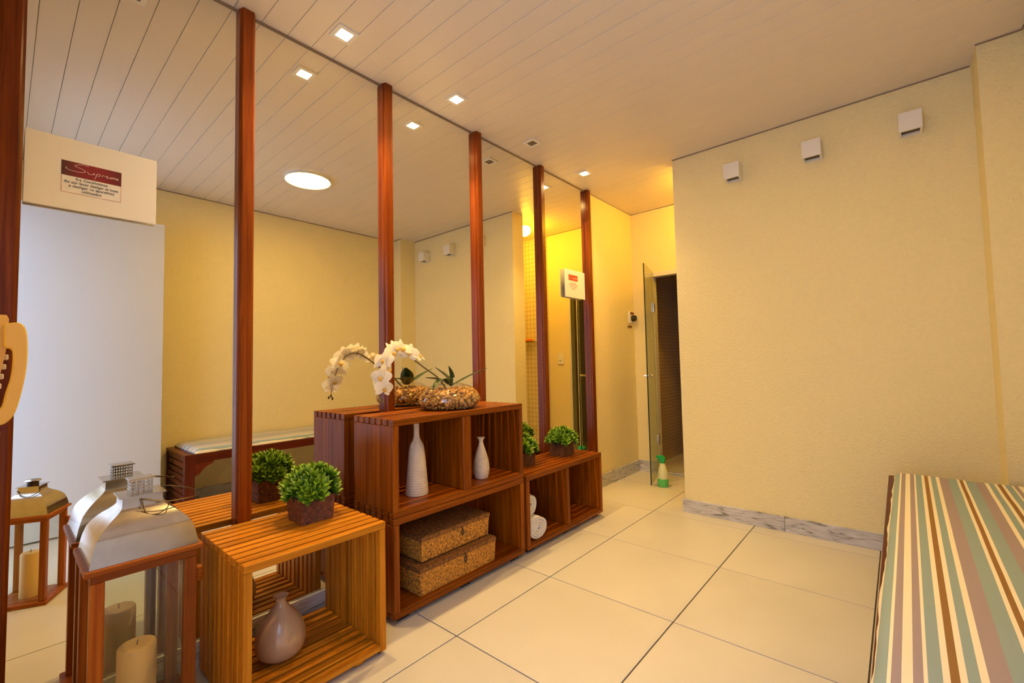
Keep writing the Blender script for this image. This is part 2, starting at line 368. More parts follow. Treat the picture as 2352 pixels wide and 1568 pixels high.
struct(box('wall_left', (-0.12, YN - 0.1, 0), (-0.006, YB, H), 'wall'), 'cream wall behind the mirrors, bare at the corridor end', 'wall')
struct(box('wall_right', (W, YN - 0.1, 0), (W + 0.1, YB + 0.1, H), 'wall'), 'cream textured wall behind the bench, opposite the mirrors', 'wall')
struct(box('wall_far', (0.752, YF, 0), (W, 3.245, H), 'wall'), 'cream textured partition wall carrying three white boxes', 'wall')
struct(box('wall_pillar', (2.232, 2.895, 0), (W, YF, H), 'wall'), 'narrow cream pillar in the corner beside the bench', 'pillar')
struct(prism('wall_back', [(-0.12, 0), (-0.12, H), (W, H), (W, 0), (0.745, 0), (0.745, 1.852), (0.185, 1.852), (0.185, 0)], 1, YB, YB + 0.1, 'wall'), 'yellow lit corridor end wall around the glass door', 'wall')
struct(prism('wall_near', [(-0.006, 0), (-0.006, H), (W, H), (W, 0), (2.10, 0), (2.10, 2.10), (1.16, 2.10), (1.16, 0)], 1, YN - 0.1, YN, 'wall'), 'cream wall with the entrance opening, under the phone', 'wall')
struct(box('wall_shower', (1.02, YB - 0.018, 0), (2.30, YB - 0.0005, H), 'mosaic_white'), 'cream mosaic shower wall past the partition, seen in mirror', 'wall')
# dark joint between walls and ceiling
for n, lo, hi, lab in ((1, (0.0, -0.1, H - 0.007), (0.006, 3.18, H), 'thin dark trim along the top of the mirrors'),
                  (2, (0.752, YF - 0.004, H - 0.006), (2.228, YF, H), 'thin dark trim along the top of the partition wall'),
                  (3, (2.228, 2.891, H - 0.006), (2.371, 2.895, H), 'thin dark trim across the top of the corner pillar'),
                  (4, (2.371, -0.08, H - 0.006), (2.375, 2.891, H), 'thin dark trim along the top of the wall above the bench')):
    struct(box('trim_%d' % n, lo, hi, 'trim'), lab, 'trim')
# marble baseboards in pieces
def baseboard(name, label, pieces):
    r0 = thing(name, label, 'baseboard', pieces[0][0], kind='structure')
    for lo, hi in pieces: box('marble_strip', lo, hi, 'marble', r0, 0.001)
baseboard('baseboard_far', 'grey veined marble baseboard under the partition wall', [((0.738, YF - 0.014, 0), (1.338, YF, 0.088)), ((1.340, YF - 0.014, 0), (1.94, YF, 0.088)), ((1.942, YF - 0.014, 0), (2.228, YF, 0.088))])
baseboard('baseboard_partition_end', 'short grey marble baseboard at the free end of the partition', [((0.738, YF + 0.001, 0), (0.752, 3.25, 0.088))])
PY = [-0.028] + [0.582 + 0.635 * k for k in range(5)]; PW = 0.056
segs = [((-0.006, PY[k] + PW + 0.001, 0), (0.012, PY[k + 1] - 0.001, 0.088)) for k in range(5)] + [((-0.006, PY[5] + PW + 0.001, 0), (0.012, 3.60, 0.10)), ((-0.006, 3.602, 0), (0.012, YB - 0.013, 0.10))]
baseboard('baseboard_left', 'grey marble baseboard under the mirrors and corridor wall', segs)
baseboard('baseboard_back', 'grey marble baseboard left of the glass door', [((-0.005, YB - 0.012, 0), (0.18, YB, 0.10))])
baseboard('baseboard_back_right', 'grey marble baseboard right of the glass door, seen in mirror', [((0.75, YB - 0.012, 0), (1.018, YB, 0.10))])
baseboard('baseboard_right', 'grey marble baseboard behind the bench', [((W - 0.012, 0.80, 0), (W, 1.6, 0.088)), ((W - 0.012, 1.602, 0), (W, 2.88, 0.088))])
# steam room behind the glass door
struct(box('wall_steam_left', (-0.07, YB + 0.1, 0), (0.027, 5.6, 2.1), 'mosaic'), 'beige mosaic side wall inside the steam room', 'wall')
struct(box('wall_steam_back', (0.027, 5.5, 0), (1.3, 5.6, 2.1), 'mosaic'), 'beige mosaic end wall inside the steam room', 'wall')
struct(box('wall_steam_right', (1.3, YB + 0.1, 0), (1.4, 5.6, 2.1), 'mosaic'), 'beige mosaic right wall inside the steam room', 'wall')
struct(box('ceiling_steam', (-0.07, YB + 0.1, 2.1), (1.4, 5.6, 2.2), 'mosaic'), 'mosaic ceiling of the steam room', 'ceiling')
struct(box('floor_steam', (-0.07, YB + 0.002, -0.05), (1.4, 5.6, 0.0), 'tile'), 'beige floor of the steam room past the glass door', 'floor')

# ------------------------------------------------------------------ mirrors and posts
mlabels = ['tall mirror panel behind the lantern, left of the slatted cube post', 'tall mirror panel showing the round ceiling lamp', 'tall mirror panel behind the glass bowl of pebbles', 'tall mirror panel showing the unlit downlight, behind the cubby units', 'mirror panel at the far end, behind the notice with bright red heading']
for k in range(5):
    tag(box('mirror_panel', (-0.0055, PY[k] + PW - 0.008, 0.092), (0.0, PY[k + 1] + 0.008, H - 0.006), 'mirror'), mlabels[k], 'mirror', 'mirror panels on the left wall')
plabels = ['reddish wooden post at the left edge, behind the cream phone', 'reddish wooden post rising behind the slatted cube shelf', 'reddish wooden post behind the white orchid flowers', 'reddish wooden post behind the right end of the pebble bowl', 'reddish wooden post between the two far green plants', 'reddish wooden post at the far end of the mirrors, beside the small notice']
prof = [(0.0005, 0), (0.0005, PW), (0.020, PW), (0.023, PW - 0.006), (0.033, PW - 0.006), (0.036, PW - 0.010), (0.036, 0.010), (0.033, 0.006), (0.023, 0.006), (0.020, 0)]
for k in range(6):
    o = prism('wooden_post', [(p[0], p[1] + PY[k]) for p in prof], 2, 0.0, H - 0.001, 'post_z'); tag(o, plabels[k], 'post', 'wooden posts between the mirrors')

# ------------------------------------------------------------------ doors
d = thing('door_1', 'open frameless green glass door of the steam room', 'door', (0.2, YB - 0.01, 0), kind='structure')
hx, hy, fx, fy = 0.205, YB - 0.016, 0.328, 3.50
dirv = Vector((fx - hx, fy - hy, 0)); L = dirv.length; ang = math.atan2(dirv.y, dirv.x)
gl = obj('glass_leaf', box_bm(L, 0.008, 1.825), 'green_glass', d, ((hx + fx) / 2, (hy + fy) / 2, 0.93)); gl.rotation_euler.z = ang
def rotated(name, bm, mat, parent, loc, a):
    o = obj(name, bm, mat, parent, loc); o.rotation_euler.z = a; return o
ed = rotated('edge_strip', box_bm(0.004, 0.009, 1.825), plain('dark_green_edge', (0.02, 0.03, 0.012), rough=0.2), d, (fx + dirv.x / L * 0.0022, fy + dirv.y / L * 0.0022, 0.93), ang)
for zc in (1.515, 0.315):
    rotated('hinge', box_bm(0.055, 0.020, 0.09, 0.003), 'chrome', d, (hx + dirv.x / L * 0.045, hy + dirv.y / L * 0.045, zc), ang)
nv = Vector((-dirv.y, dirv.x, 0)) / L
kp = Vector((fx, fy, 0.905)) - dirv / L * 0.045
obj('knob', tube_bm([kp - nv * 0.035 - kp, Vector((0, 0, 0)), nv * 0.035], [0.011, 0.008, 0.011], 12), 'chrome', d, kp)
box('door_frame_header', (0.186, YB - 0.014, 1.808), (0.744, YB + 0.06, 1.850), 'alu', d, 0.002)
box('door_frame_jamb', (0.186, YB + 0.002, 0.001), (0.200, YB + 0.06, 1.807), 'alu', d, 0.001)
box('door_frame_jamb', (0.722, YB - 0.014, 0.001), (0.744, YB + 0.06, 1.807), 'alu', d, 0.001)
box('door_frame_mullion', (0.635, YB - 0.014, 0.001), (0.647, YB + 0.02, 1.807), 'alu', d, 0.001)
box('side_light_pane', (0.648, YB - 0.006, 0.001), (0.721, YB + 0.002, 1.806), 'green_glass', d)
box('threshold', (0.201, YB + 0.004, 0.0005), (0.634, YB + 0.06, 0.018), 'marble', d, 0.002)
d2 = thing('door_2', 'plain white entrance door standing open, seen in the left mirror', 'door', (2.125, YN, 0), kind='structure')
box('door_leaf', (2.108, -0.045, 0.012), (2.143, 0.768, 2.095), 'door_white', d2, 0.002)
for zc in (0.25, 1.05, 1.85): box('hinge', (2.118, -0.098, zc - 0.045), (2.134, -0.046, zc + 0.045), 'steel', d2, 0.002)
obj('door_handle', tube_bm(spline([(0, 0, 0), (0.040, 0, 0), (0.050, -0.015, 0), (0.050, -0.11, 0)], 4), 0.009, 8), 'steel', d2, (2.144, 0.70, 1.03))

# ------------------------------------------------------------------ lamps
dl = [(0.290, False, 'unlit square ceiling downlight at the top edge of the left mirror'), (0.925, True, 'square ceiling downlight, lit, nearest the camera'), (1.558, True, 'square ceiling downlight, lit, above the glass bowl'), (2.205, False, 'unlit square ceiling downlight between the second and third lit ones'), (2.835, True, 'square ceiling downlight, lit, farthest along the mirrors')]
def frame_bm(o_, i_, h):
    bm = bmesh.new(); vs_ = []
    for z in (0, h):
        vs_.append([[bm.verts.new((sx * q, sy * q, z)) for sx, sy in ((-1, -1), (1, -1), (1, 1), (-1, 1))] for q in (o_, i_)])
    for k in range(4):
        k2 = (k + 1) % 4
        for z in (0, 1): bm.faces.new((vs_[z][0][k], vs_[z][0][k2], vs_[z][1][k2], vs_[z][1][k]))
        for q in (0, 1): bm.faces.new((vs_[0][q][k], vs_[0][q][k2], vs_[1][q][k2], vs_[1][q][k]))
    return bm
for yy, lit, lab in dl:
    t = thing('downlight', lab, 'ceiling light', (0.19, yy, H), 'square downlights above the mirrors')
    obj('frame', frame_bm(0.044, 0.027, 0.006), 'white', t, (0.19, yy, H - 0.0065))
    obj('diffuser', box_bm(0.053, 0.053, 0.002), 'lamp_down' if lit else 'unlit', t, (0.19, yy, H - 0.0022))
for yy, lit, lab in dl:
    if not lit: continue
    ld = bpy.data.lights.new('downlight_beam', 'SPOT'); ld.energy = SPOT; ld.color = (1.0, 0.65, 0.22); ld.spot_size = math.radians(115); ld.spot_blend = 0.8; ld.shadow_soft_size = 0.022
    lo_ = bpy.data.objects.new('downlight_beam', ld); C.objects.link(lo_); lo_.location = (0.19, yy, H - 0.012)
t = thing('round_ceiling_lamp', 'bright round flush ceiling lamp, seen only in the mirror', 'ceiling light', (1.375, 1.48, H))
obj('rim', lathe_bm([(0.155, 0), (0.165, 0), (0.165, 0.018), (0.155, 0.018), (0.155, 0)], 40), 'white', t, (1.375, 1.48, H - 0.019), 30)
obj('diffuser', lathe_bm([(0, -0.004), (0.08, -0.003), (0.15, 0.0), (0.15, 0.012), (0, 0.012)], 40), 'lamp_round', t, (1.375, 1.48, H - 0.016), 30)
t = thing('corridor_lamp', 'glowing globe ceiling lamp past the partition, seen in mirror', 'ceiling light', (0.93, 3.49, H))
obj('base', lathe_bm([(0, 0), (0.055, 0), (0.055, 0.02), (0, 0.02)], 24), 'white', t, (0.93, 3.49, H - 0.0205), 30)
obj('globe', lathe_bm([(0, -0.06)] + [(0.062 * math.sin(a), -0.06 * math.cos(a)) for a in [PI * k / 10 for k in range(1, 8)]] + [(0.035, 0.032)], 24), 'lamp_corr', t, (0.93, 3.49, H - 0.055), 60)

# ------------------------------------------------------------------ boxes on the far wall
bl = ['white box light nearest the corridor on the partition wall', 'middle of the three white box lights on the partition wall', 'white box light nearest the corner pillar']
for k, xx in enumerate((1.155, 1.577, 1.998)):
    t = thing('wall_box_light', bl[k], 'wall light', (xx, YF, 2.17), 'white box lights on the partition wall')
    # shell open at the bottom
    bm = bmesh.new(); hw, dp, hh = 0.045, 0.092, 0.096
    pts = [(-hw, 0), (hw, 0), (hw, -dp), (-hw, -dp)]; inn = [(-hw + 0.009, -0.016), (hw - 0.009, -0.016), (hw - 0.009, -dp + 0.010), (-hw + 0.009, -dp + 0.010)]
    ob = [bm.verts.new((x, y_, 0)) for x, y_ in pts]; ot = [bm.verts.new((x, y_, hh)) for x, y_ in pts]; ib = [bm.verts.new((x, y_, 0)) for x, y_ in inn]; it = [bm.verts.new((x, y_, 0.085)) for x, y_ in inn]
    bm.faces.new(ot); bm.faces.new(it)
    for q in range(4):
        q2 = (q + 1) % 4
        bm.faces.new((ob[q], ob[q2], ot[q2], ot[q])); bm.faces.new((ib[q], ib[q2], it[q2], it[q])); bm.faces.new((ob[q], ob[q2], ib[q2], ib[q]))
    obj('housing', bm, 'white', t, (xx, YF - 0.001, 2.170))
    box('lamp_socket', (xx - 0.0355, YF - 0.0825, 2.180), (xx + 0.0355, YF - 0.0175, 2.252), 'darkhole', t, 0.004)  # dark block filling the hollow, painted as the shade in the slot

# ------------------------------------------------------------------ signs, valve, switch, phone
s1 = thing('notice_board', 'large white notice with dark red banner on the left mirror', 'sign', (0.012, 0.183, 1.527))
box('board', (0.010, 0.031, 1.527), (0.018, 0.335, 1.746), 'paper', s1, 0.0008)
box('banner', (0.0181, 0.107, 1.631), (0.0186, 0.2445, 1.676), 'banner', s1)
box('text_frame', (0.0181, 0.107, 1.578), (0.0184, 0.2445, 1.6305), 'pink', s1)
box('text_field', (0.0181, 0.1085, 1.5795), (0.0187, 0.243, 1.6305), 'paper', s1)
SCRIPT = [[(.42, .93), (.30, .95), (.20, .84), (.17, .72), (.30, .62), (.36, .48), (.26, .36), (.10, .36), (.0, .46), (.03, .56)],
          [(.40, .54), (.41, .40), (.46, .35), (.51, .44), (.52, .54), (.525, .36)], [(.58, .52), (.53, .06)], [(.56, .42), (.61, .53), (.645, .46), (.61, .36), (.575, .38)],
          [(.67, .36), (.69, .52), (.71, .46), (.745, .50)], [(.745, .43), (.79, .45), (.78, .52), (.75, .46), (.77, .36), (.82, .39)],
          [(.83, .36), (.84, .50), (.86, .37), (.87, .48), (.89, .50), (.90, .36), (.91, .48), (.93, .50), (.94, .36)], [(.95, .41), (.985, .43), (.98, .50), (.955, .44), (.965, .36), (1.0, .38)]]
def script(parent, x, y0_, z0_, wd, ht):
    bm = bmesh.new()
    for st in SCRIPT: tube_bm(spline([(0, u * wd, v_ * ht) for u, v_ in st], 4), 0.0008, 5, bm)
    o = obj('lettering', bm, 'script', parent, (x, y0_, z0_)); o['kind'] = 'stuff'
script(s1, 0.0188, 0.116, 1.633, 0.122, 0.042)
for tx, zz, wd in (('Srs. Condôminos:', 1.6235, 0.074), ('Ao sair favor desligar as luzes', 1.6120, 0.124), ('e desligar os aparelhos', 1.6005, 0.104), ('utilizados', 1.5885, 0.044)):
    text_mesh('lettering', tx, 0.0115, 'ink', s1, (0.0190, 0.1757, zz), 0, wd)
s2 = thing('notice_sheet', 'white notice with bright red heading at the far end of the mirrors', 'sign', (0.03, 2.915, 1.527))
box('board', (0.018, 2.785, 1.527), (0.022, 3.066, 1.742), 'paper', s2, 0.0008)
box('banner', (0.0221, 2.835, 1.660), (0.0226, 2.962, 1.704), 'banner_red', s2)
script(s2, 0.0228, 2.842, 1.661, 0.112, 0.041)
for tx, zz, wd in (('Srs. Condôminos:', 1.642, 0.074), ('Ao sair favor desligar as luzes', 1.628, 0.124), ('e desligar os aparelhos', 1.614, 0.104), ('utilizados', 1.600, 0.044)):
    text_mesh('lettering', tx, 0.0115, 'pink', s2, (0.0230, 2.900, zz), 0, wd)
box('spacer', (0.0005, 2.90, 1.62), (0.0178, 2.93, 1.65), 'paper', s2)
v = thing('valve_control', 'small white wall plate with black knob and red label', 'control', (0, 3.91, 1.37))
box('plate', (-0.0055, 3.865, 1.385), (0.008, 3.955, 1.495), 'white', v, 0.002)
box('label_strip', (0.0082, 3.885, 1.468), (0.010, 3.955, 1.490), 'redlabel', v)
ko = obj('knob', lathe_bm([(0, 0), (0.030, 0), (0.026, 0.035), (0, 0.037)], 20), 'black', v, (0.008, 3.925, 1.432), 30); ko.rotation_euler.y = PI / 2
box('name_strip', (-0.0055, 3.845, 1.345), (0.002, 3.925, 1.362), 'seagrass_dark', v)
sw = thing('light_switch', 'white light switch on the corridor end wall, seen in mirror', 'switch', (0.87, YB, 1.0))
box('plate', (0.83, YB - 0.010, 1.01), (0.905, YB - 0.0005, 1.13), 'white', sw, 0.002)
box('rocker', (0.853, YB - 0.015, 1.05), (0.882, YB - 0.0102, 1.09), 'white', sw, 0.002)
# phone on the near wall, in profile
ph = thing('wall_phone', 'cream wall phone with curved handset at the left edge', 'phone', (0.15, YN, 0.9))
PX = 0.16
prism('base', [(YN + 0.0005, 1.186), (0.008, 1.184), (0.012, 1.174), (0.012, 1.115), (-0.010, 0.955), (-0.016, 0.93), (YN + 0.0005, 0.93)], 0, PX - 0.055, PX - 0.001, 'phone', ph)
for r_ in range(5):
    for c in range(2):
        zz = 0.975 + r_ * 0.025; yy = 0.012 - (1.115 - zz) * 0.1375
        box('button', (PX - 0.046 + c * 0.022, yy - 0.002, zz - 0.007), (PX - 0.030 + c * 0.022, yy + 0.007, zz + 0.007), 'white', ph, 0.002)
outer = spline([(0.004, 1.158), (0.030, 1.161), (0.042, 1.140), (0.0455, 1.085), (0.043, 1.03), (0.034, 0.965), (0.024, 0.925), (0.008, 0.906), (-0.012, 0.906)], 5)
inner = spline([(-0.012, 0.94), (0.003, 0.948), (0.010, 0.985), (0.017, 1.02), (0.020, 1.06), (0.018, 1.092), (0.006, 1.10), (0.003, 1.13)], 5)
prism('handset', [(p.x, p.y) for p in [Vector((q[0], q[1], 0)) for q in outer + inner]], 0, PX + 0.002, PX + 0.050, 'phone', ph, 30)
bv = ph.children[-1].modifiers.new('bevel', 'BEVEL'); bv.width = 0.007; bv.segments = 3; bv.limit_method = 'ANGLE'; bv.angle_limit = 1.0
obj('cord', tube_bm(spline([(0, 0.0, 0), (0.01, 0.012, -0.03), (0.015, -0.01, -0.16), (0.02, -0.055, -0.20), (0.02, -0.075, -0.02)], 8), 0.0035, 8), 'phone', ph, (PX, -0.012, 0.904))

# ------------------------------------------------------------------ slatted cube shelf
def slat_part(name, lo, hi, mat, parent, cache, bev=0.0018):
    lo, hi = Vector(lo), Vector(hi); s = hi - lo; key = (tuple(round(v_, 4) for v_ in s), mat)
    if key not in cache: o = obj(name, box_bm(s.x, s.y, s.z, bev), mat, parent, (lo + hi) / 2); cache[key] = o.data; return o
    return obj(name, cache[key], None, parent, (lo + hi) / 2)
cache = {}
S1 = thing('slatted_cube_shelf', 'open slatted teak cube shelf nearest the camera, light orange', 'shelf', (0.25, 0.70, 0.0))
x0, x1, y0, y1, z0, z1 = 0.043, 0.457, 0.470, 0.936, 0.014, 0.466; nS = 10; pitch = (x1 - x0 + 0.0135) / nS; T = 0.024
for k in range(nS):
    a = x0 + k * pitch; b_ = a + pitch - 0.0135
    slat_part('top_slat', (a, y0 + 0.0005, z1 - T), (b_, y1 - 0.0005, z1), 'teak_y', S1, cache)
    slat_part('bottom_slat', (a, y0 + T + 0.001, z0 + 0.004), (b_, y1 - T - 0.001, z0 + T), 'teak_y', S1, cache)
    for yy in (y0, y1 - T): slat_part('side_slat', (a + 0.0004, yy, z0), (b_ - 0.0004, yy + T, z1 - T - 0.0006), 'teak_z', S1, cache)
for yy in (y0 + 0.1, y1 - 0.1): slat_part('crosspiece', (x0 + 0.01, yy - 0.015, 0.004), (x1 - 0.01, yy + 0.015, z0 + 0.0035), 'teak_x', S1, cache)
for yy in (y0 + T / 2, y1 - T / 2):
    for zz in (z0 + 0.06, z1 - T - 0.02):
        slat_part('spacer_rail', (x0 + 0.01, yy - 0.006, zz - 0.006), (x1 - 0.01, yy + 0.006, zz + 0.006), 'teak_x', S1, cache, 0)
for yy in (y0 + 0.012, y1 - 0.012): slat_part('foot', (x1 - 0.05, yy - 0.01, 0.0), (x1 - 0.02, yy + 0.01, z0 - 0.0005), 'black', S1, cache, 0.001)

# ------------------------------------------------------------------ cubby units
def cubby(label, ya, yb_, za, divider, feet, top_gap=0.0125, dt=0.014):
    U = thing('cubby_unit', label, 'shelf', (0.19, (ya + yb_) / 2, za), 'mahogany cubby units')
    X0, X1 = 0.042, 0.345; zb = za + 0.395; zs = za; cc = {}
    n = 7; p = (X1 - X0 + top_gap) / n; T = 0.028
    for k in range(n):
        a = X0 + k * p; b2 = a + p - top_gap
        slat_part('top_slat', (a, ya, zb - T), (b2, yb_, zb), 'dark_y', U, cc)
        slat_part('bottom_slat', (a, ya, zs), (b2, yb_, zs + 0.020), 'dark_y', U, cc)
    slat_part('bottom_panel', (X0 + 0.012, ya + T, zs + 0.0205), (X1 - 0.001, yb_ - T, zs + 0.029), 'dark_y', U, cc)
    for yy in (ya, yb_ - T): slat_part('side_panel', (X0, yy, zs + 0.0205), (X1, yy + T, zb - T - 0.0005), 'dark_z', U, cc)
    npk = 6; wpk = (yb_ - ya - 2 * T) / npk
    for k in range(npk): slat_part('back_plank', (X0 + 0.001, ya + T + k * wpk + 0.0008, zs + 0.030), (X0 + 0.011, ya + T + (k + 1) * wpk - 0.0008, zb - T - 0.001), 'dark_z', U, cc, 0.001)
    if divider: slat_part('divider', (X0 + 0.012, (ya + yb_) / 2 - dt, zs + 0.030), (X1 - 0.001, (ya + yb_) / 2 + dt, zb - T - 0.0005), 'dark_z', U, cc)
    if feet:
        for yy in (ya + 0.06, (ya + yb_) / 2, yb_ - 0.06):
            for xx in (X0 + 0.04, X1 - 0.04): slat_part('foot', (xx - 0.015, yy - 0.03, 0.0), (xx + 0.015, yy + 0.03, za - 0.0005), 'black', U, cc, 0.001)
    return U
cubby('mahogany cubby unit with one wide opening, holding two lidded baskets', 1.045, 1.862, 0.022, False, True)
cubby('mahogany cubby unit stacked on top, holding two clay vases', 1.045, 1.862, 0.4185, True, False, dt=0.026)
cubby('low mahogany cubby unit at the far end, holding a rolled towel', 1.884, 2.686, 0.022, True, True)

# ------------------------------------------------------------------ bench and cushion
BN = thing('bench', 'long dark red wooden bench against the right wall', 'bench', (2.08, 1.86, 0)); cb = {}
bx0, bx1, by0, by1, bz = 1.832, 2.355, 0.845, 2.876, 0.445
for yy in (by0, by1 - 0.06):
    slat_part('front_leg', (bx0, yy, 0), (bx0 + 0.035, yy + 0.06, bz), 'red_z', BN, cb)
    slat_part('rear_leg', (bx1 - 0.035, yy, 0), (bx1, yy + 0.06, bz), 'red_z', BN, cb)
slat_part('front_rail', (bx0, by0 + 0.0605, bz - 0.060), (bx0 + 0.030, by1 - 0.0605, bz), 'red_y', BN, cb)
slat_part('rear_rail', (bx1 - 0.030, by0 + 0.0605, bz - 0.060), (bx1, by1 - 0.0605, bz), 'red_y', BN, cb)
for s_, yy in ((1, by0 + 0.0605), (-1, by1 - 0.0605)):
    arc = [(yy + s_ * (0.125 - 0.125 * math.sin(a)) , bz - 0.060 - 0.085 + 0.085 * math.cos(a)) for a in [PI / 2 * k / 6 for k in range(7)]]
    prism('corner_bracket', [(yy, bz - 0.0605)] + [(yy + s_ * 0.115, bz - 0.0605), (yy + s_ * 0.105, bz - 0.080), (yy + s_ * 0.075, bz - 0.090), (yy + s_ * 0.045, bz - 0.115), (yy + s_ * 0.030, bz - 0.140), (yy, bz - 0.155)], 0, bx0 + 0.002, bx0 + 0.028, 'red_y', BN)
for yy in (by0 + 0.008, by1 - 0.028):
    for k in range(9):
        zz = 0.030 + k * 0.045
        slat_part('end_slat', (bx0 + 0.036, yy, zz), (bx1 - 0.036, yy + 0.02, zz + 0.036), 'red_x', BN, cb)
for k in range(9):
    a = bx0 + 0.032 + k * 0.0510
    slat_part('seat_slat', (a, by0 + 0.0005 + 0.06, bz - 0.022), (a + 0.046, by1 - 0.0605, bz - 0.001), 'red_y', BN, cb)
for yy in (by0 + 0.03, by1 - 0.03): slat_part('end_cap_board', (bx0 + 0.036, yy - 0.0298, bz - 0.020), (bx1 - 0.036, yy + 0.0298, bz), 'red_x', BN, cb)
# cushion : soft striped pad
CX0, CY0 = 1.841, 0.90
nx, ny = 44, 110; cw, cl, th = 0.515, 1.905, 0.045
bm = bmesh.new(); top = []; bot = []
for j in range(ny + 1):
    rt, rb = [], []
    for i in range(nx + 1):
        u, v_ = i / nx, j / ny
        eu = min(u, 1 - u) * cw; ev = min(v_, 1 - v_) * cl
        e = min(1, eu / 0.035) ; f = min(1, ev / 0.045)
        puff = math.sqrt(max(0, 1 - (1 - e) ** 2)) * math.sqrt(max(0, 1 - (1 - f) ** 2))
        wv = 0.005 * noise.noise((v_ * 9, 0.3, 1.7)) * (1 - u) + 0.003 * noise.noise((v_ * 23, 5.1, 0.2)) * (1 - u)
        x = -0.010 + u * (cw + 0.010) + wv; y_ = v_ * cl + 0.006 * noise.noise((u * 6, v_ * 1.0, 3.3))
        zt = 0.010 + 0.026 * puff + 0.0025 * noise.noise((u * 5, v_ * 14, 0.5)) * puff
        rt.append(bm.verts.new((x, y_, zt)))
        if i in (0, nx) or j in (0, ny): rb.append(bm.verts.new((x + (0.004 if i == 0 else -0.004 if i == nx else 0), y_ + (0.004 if j == 0 else -0.004 if j == ny else 0), 0.0)))
        else: rb.append(bm.verts.new((x, y_, 0.0)))
    top.append(rt); bot.append(rb)
for j in range(ny):
    for i in range(nx):
        bm.faces.new((top[j][i], top[j][i + 1], top[j + 1][i + 1], top[j + 1][i]))
        bm.faces.new((bot[j][i], bot[j + 1][i], bot[j + 1][i + 1], bot[j][i + 1]))
for j in range(ny):
    bm.faces.new((top[j][0], top[j + 1][0], bot[j + 1][0], bot[j][0])); bm.faces.new((top[j][nx], bot[j][nx], bot[j + 1][nx], top[j + 1][nx]))
for i in range(nx):
    bm.faces.new((top[0][i], bot[0][i], bot[0][i + 1], top[0][i + 1])); bm.faces.new((top[ny][i], top[ny][i + 1], bot[ny][i + 1], bot[ny][i]))
cu = obj('bench_cushion', bm, 'stripe', None, (CX0, CY0, bz + 0.0005), 60); cu.rotation_euler.z = -0.0115
tag(cu, 'long seat cushion striped green, cream, mauve and brown on the bench', 'cushion')

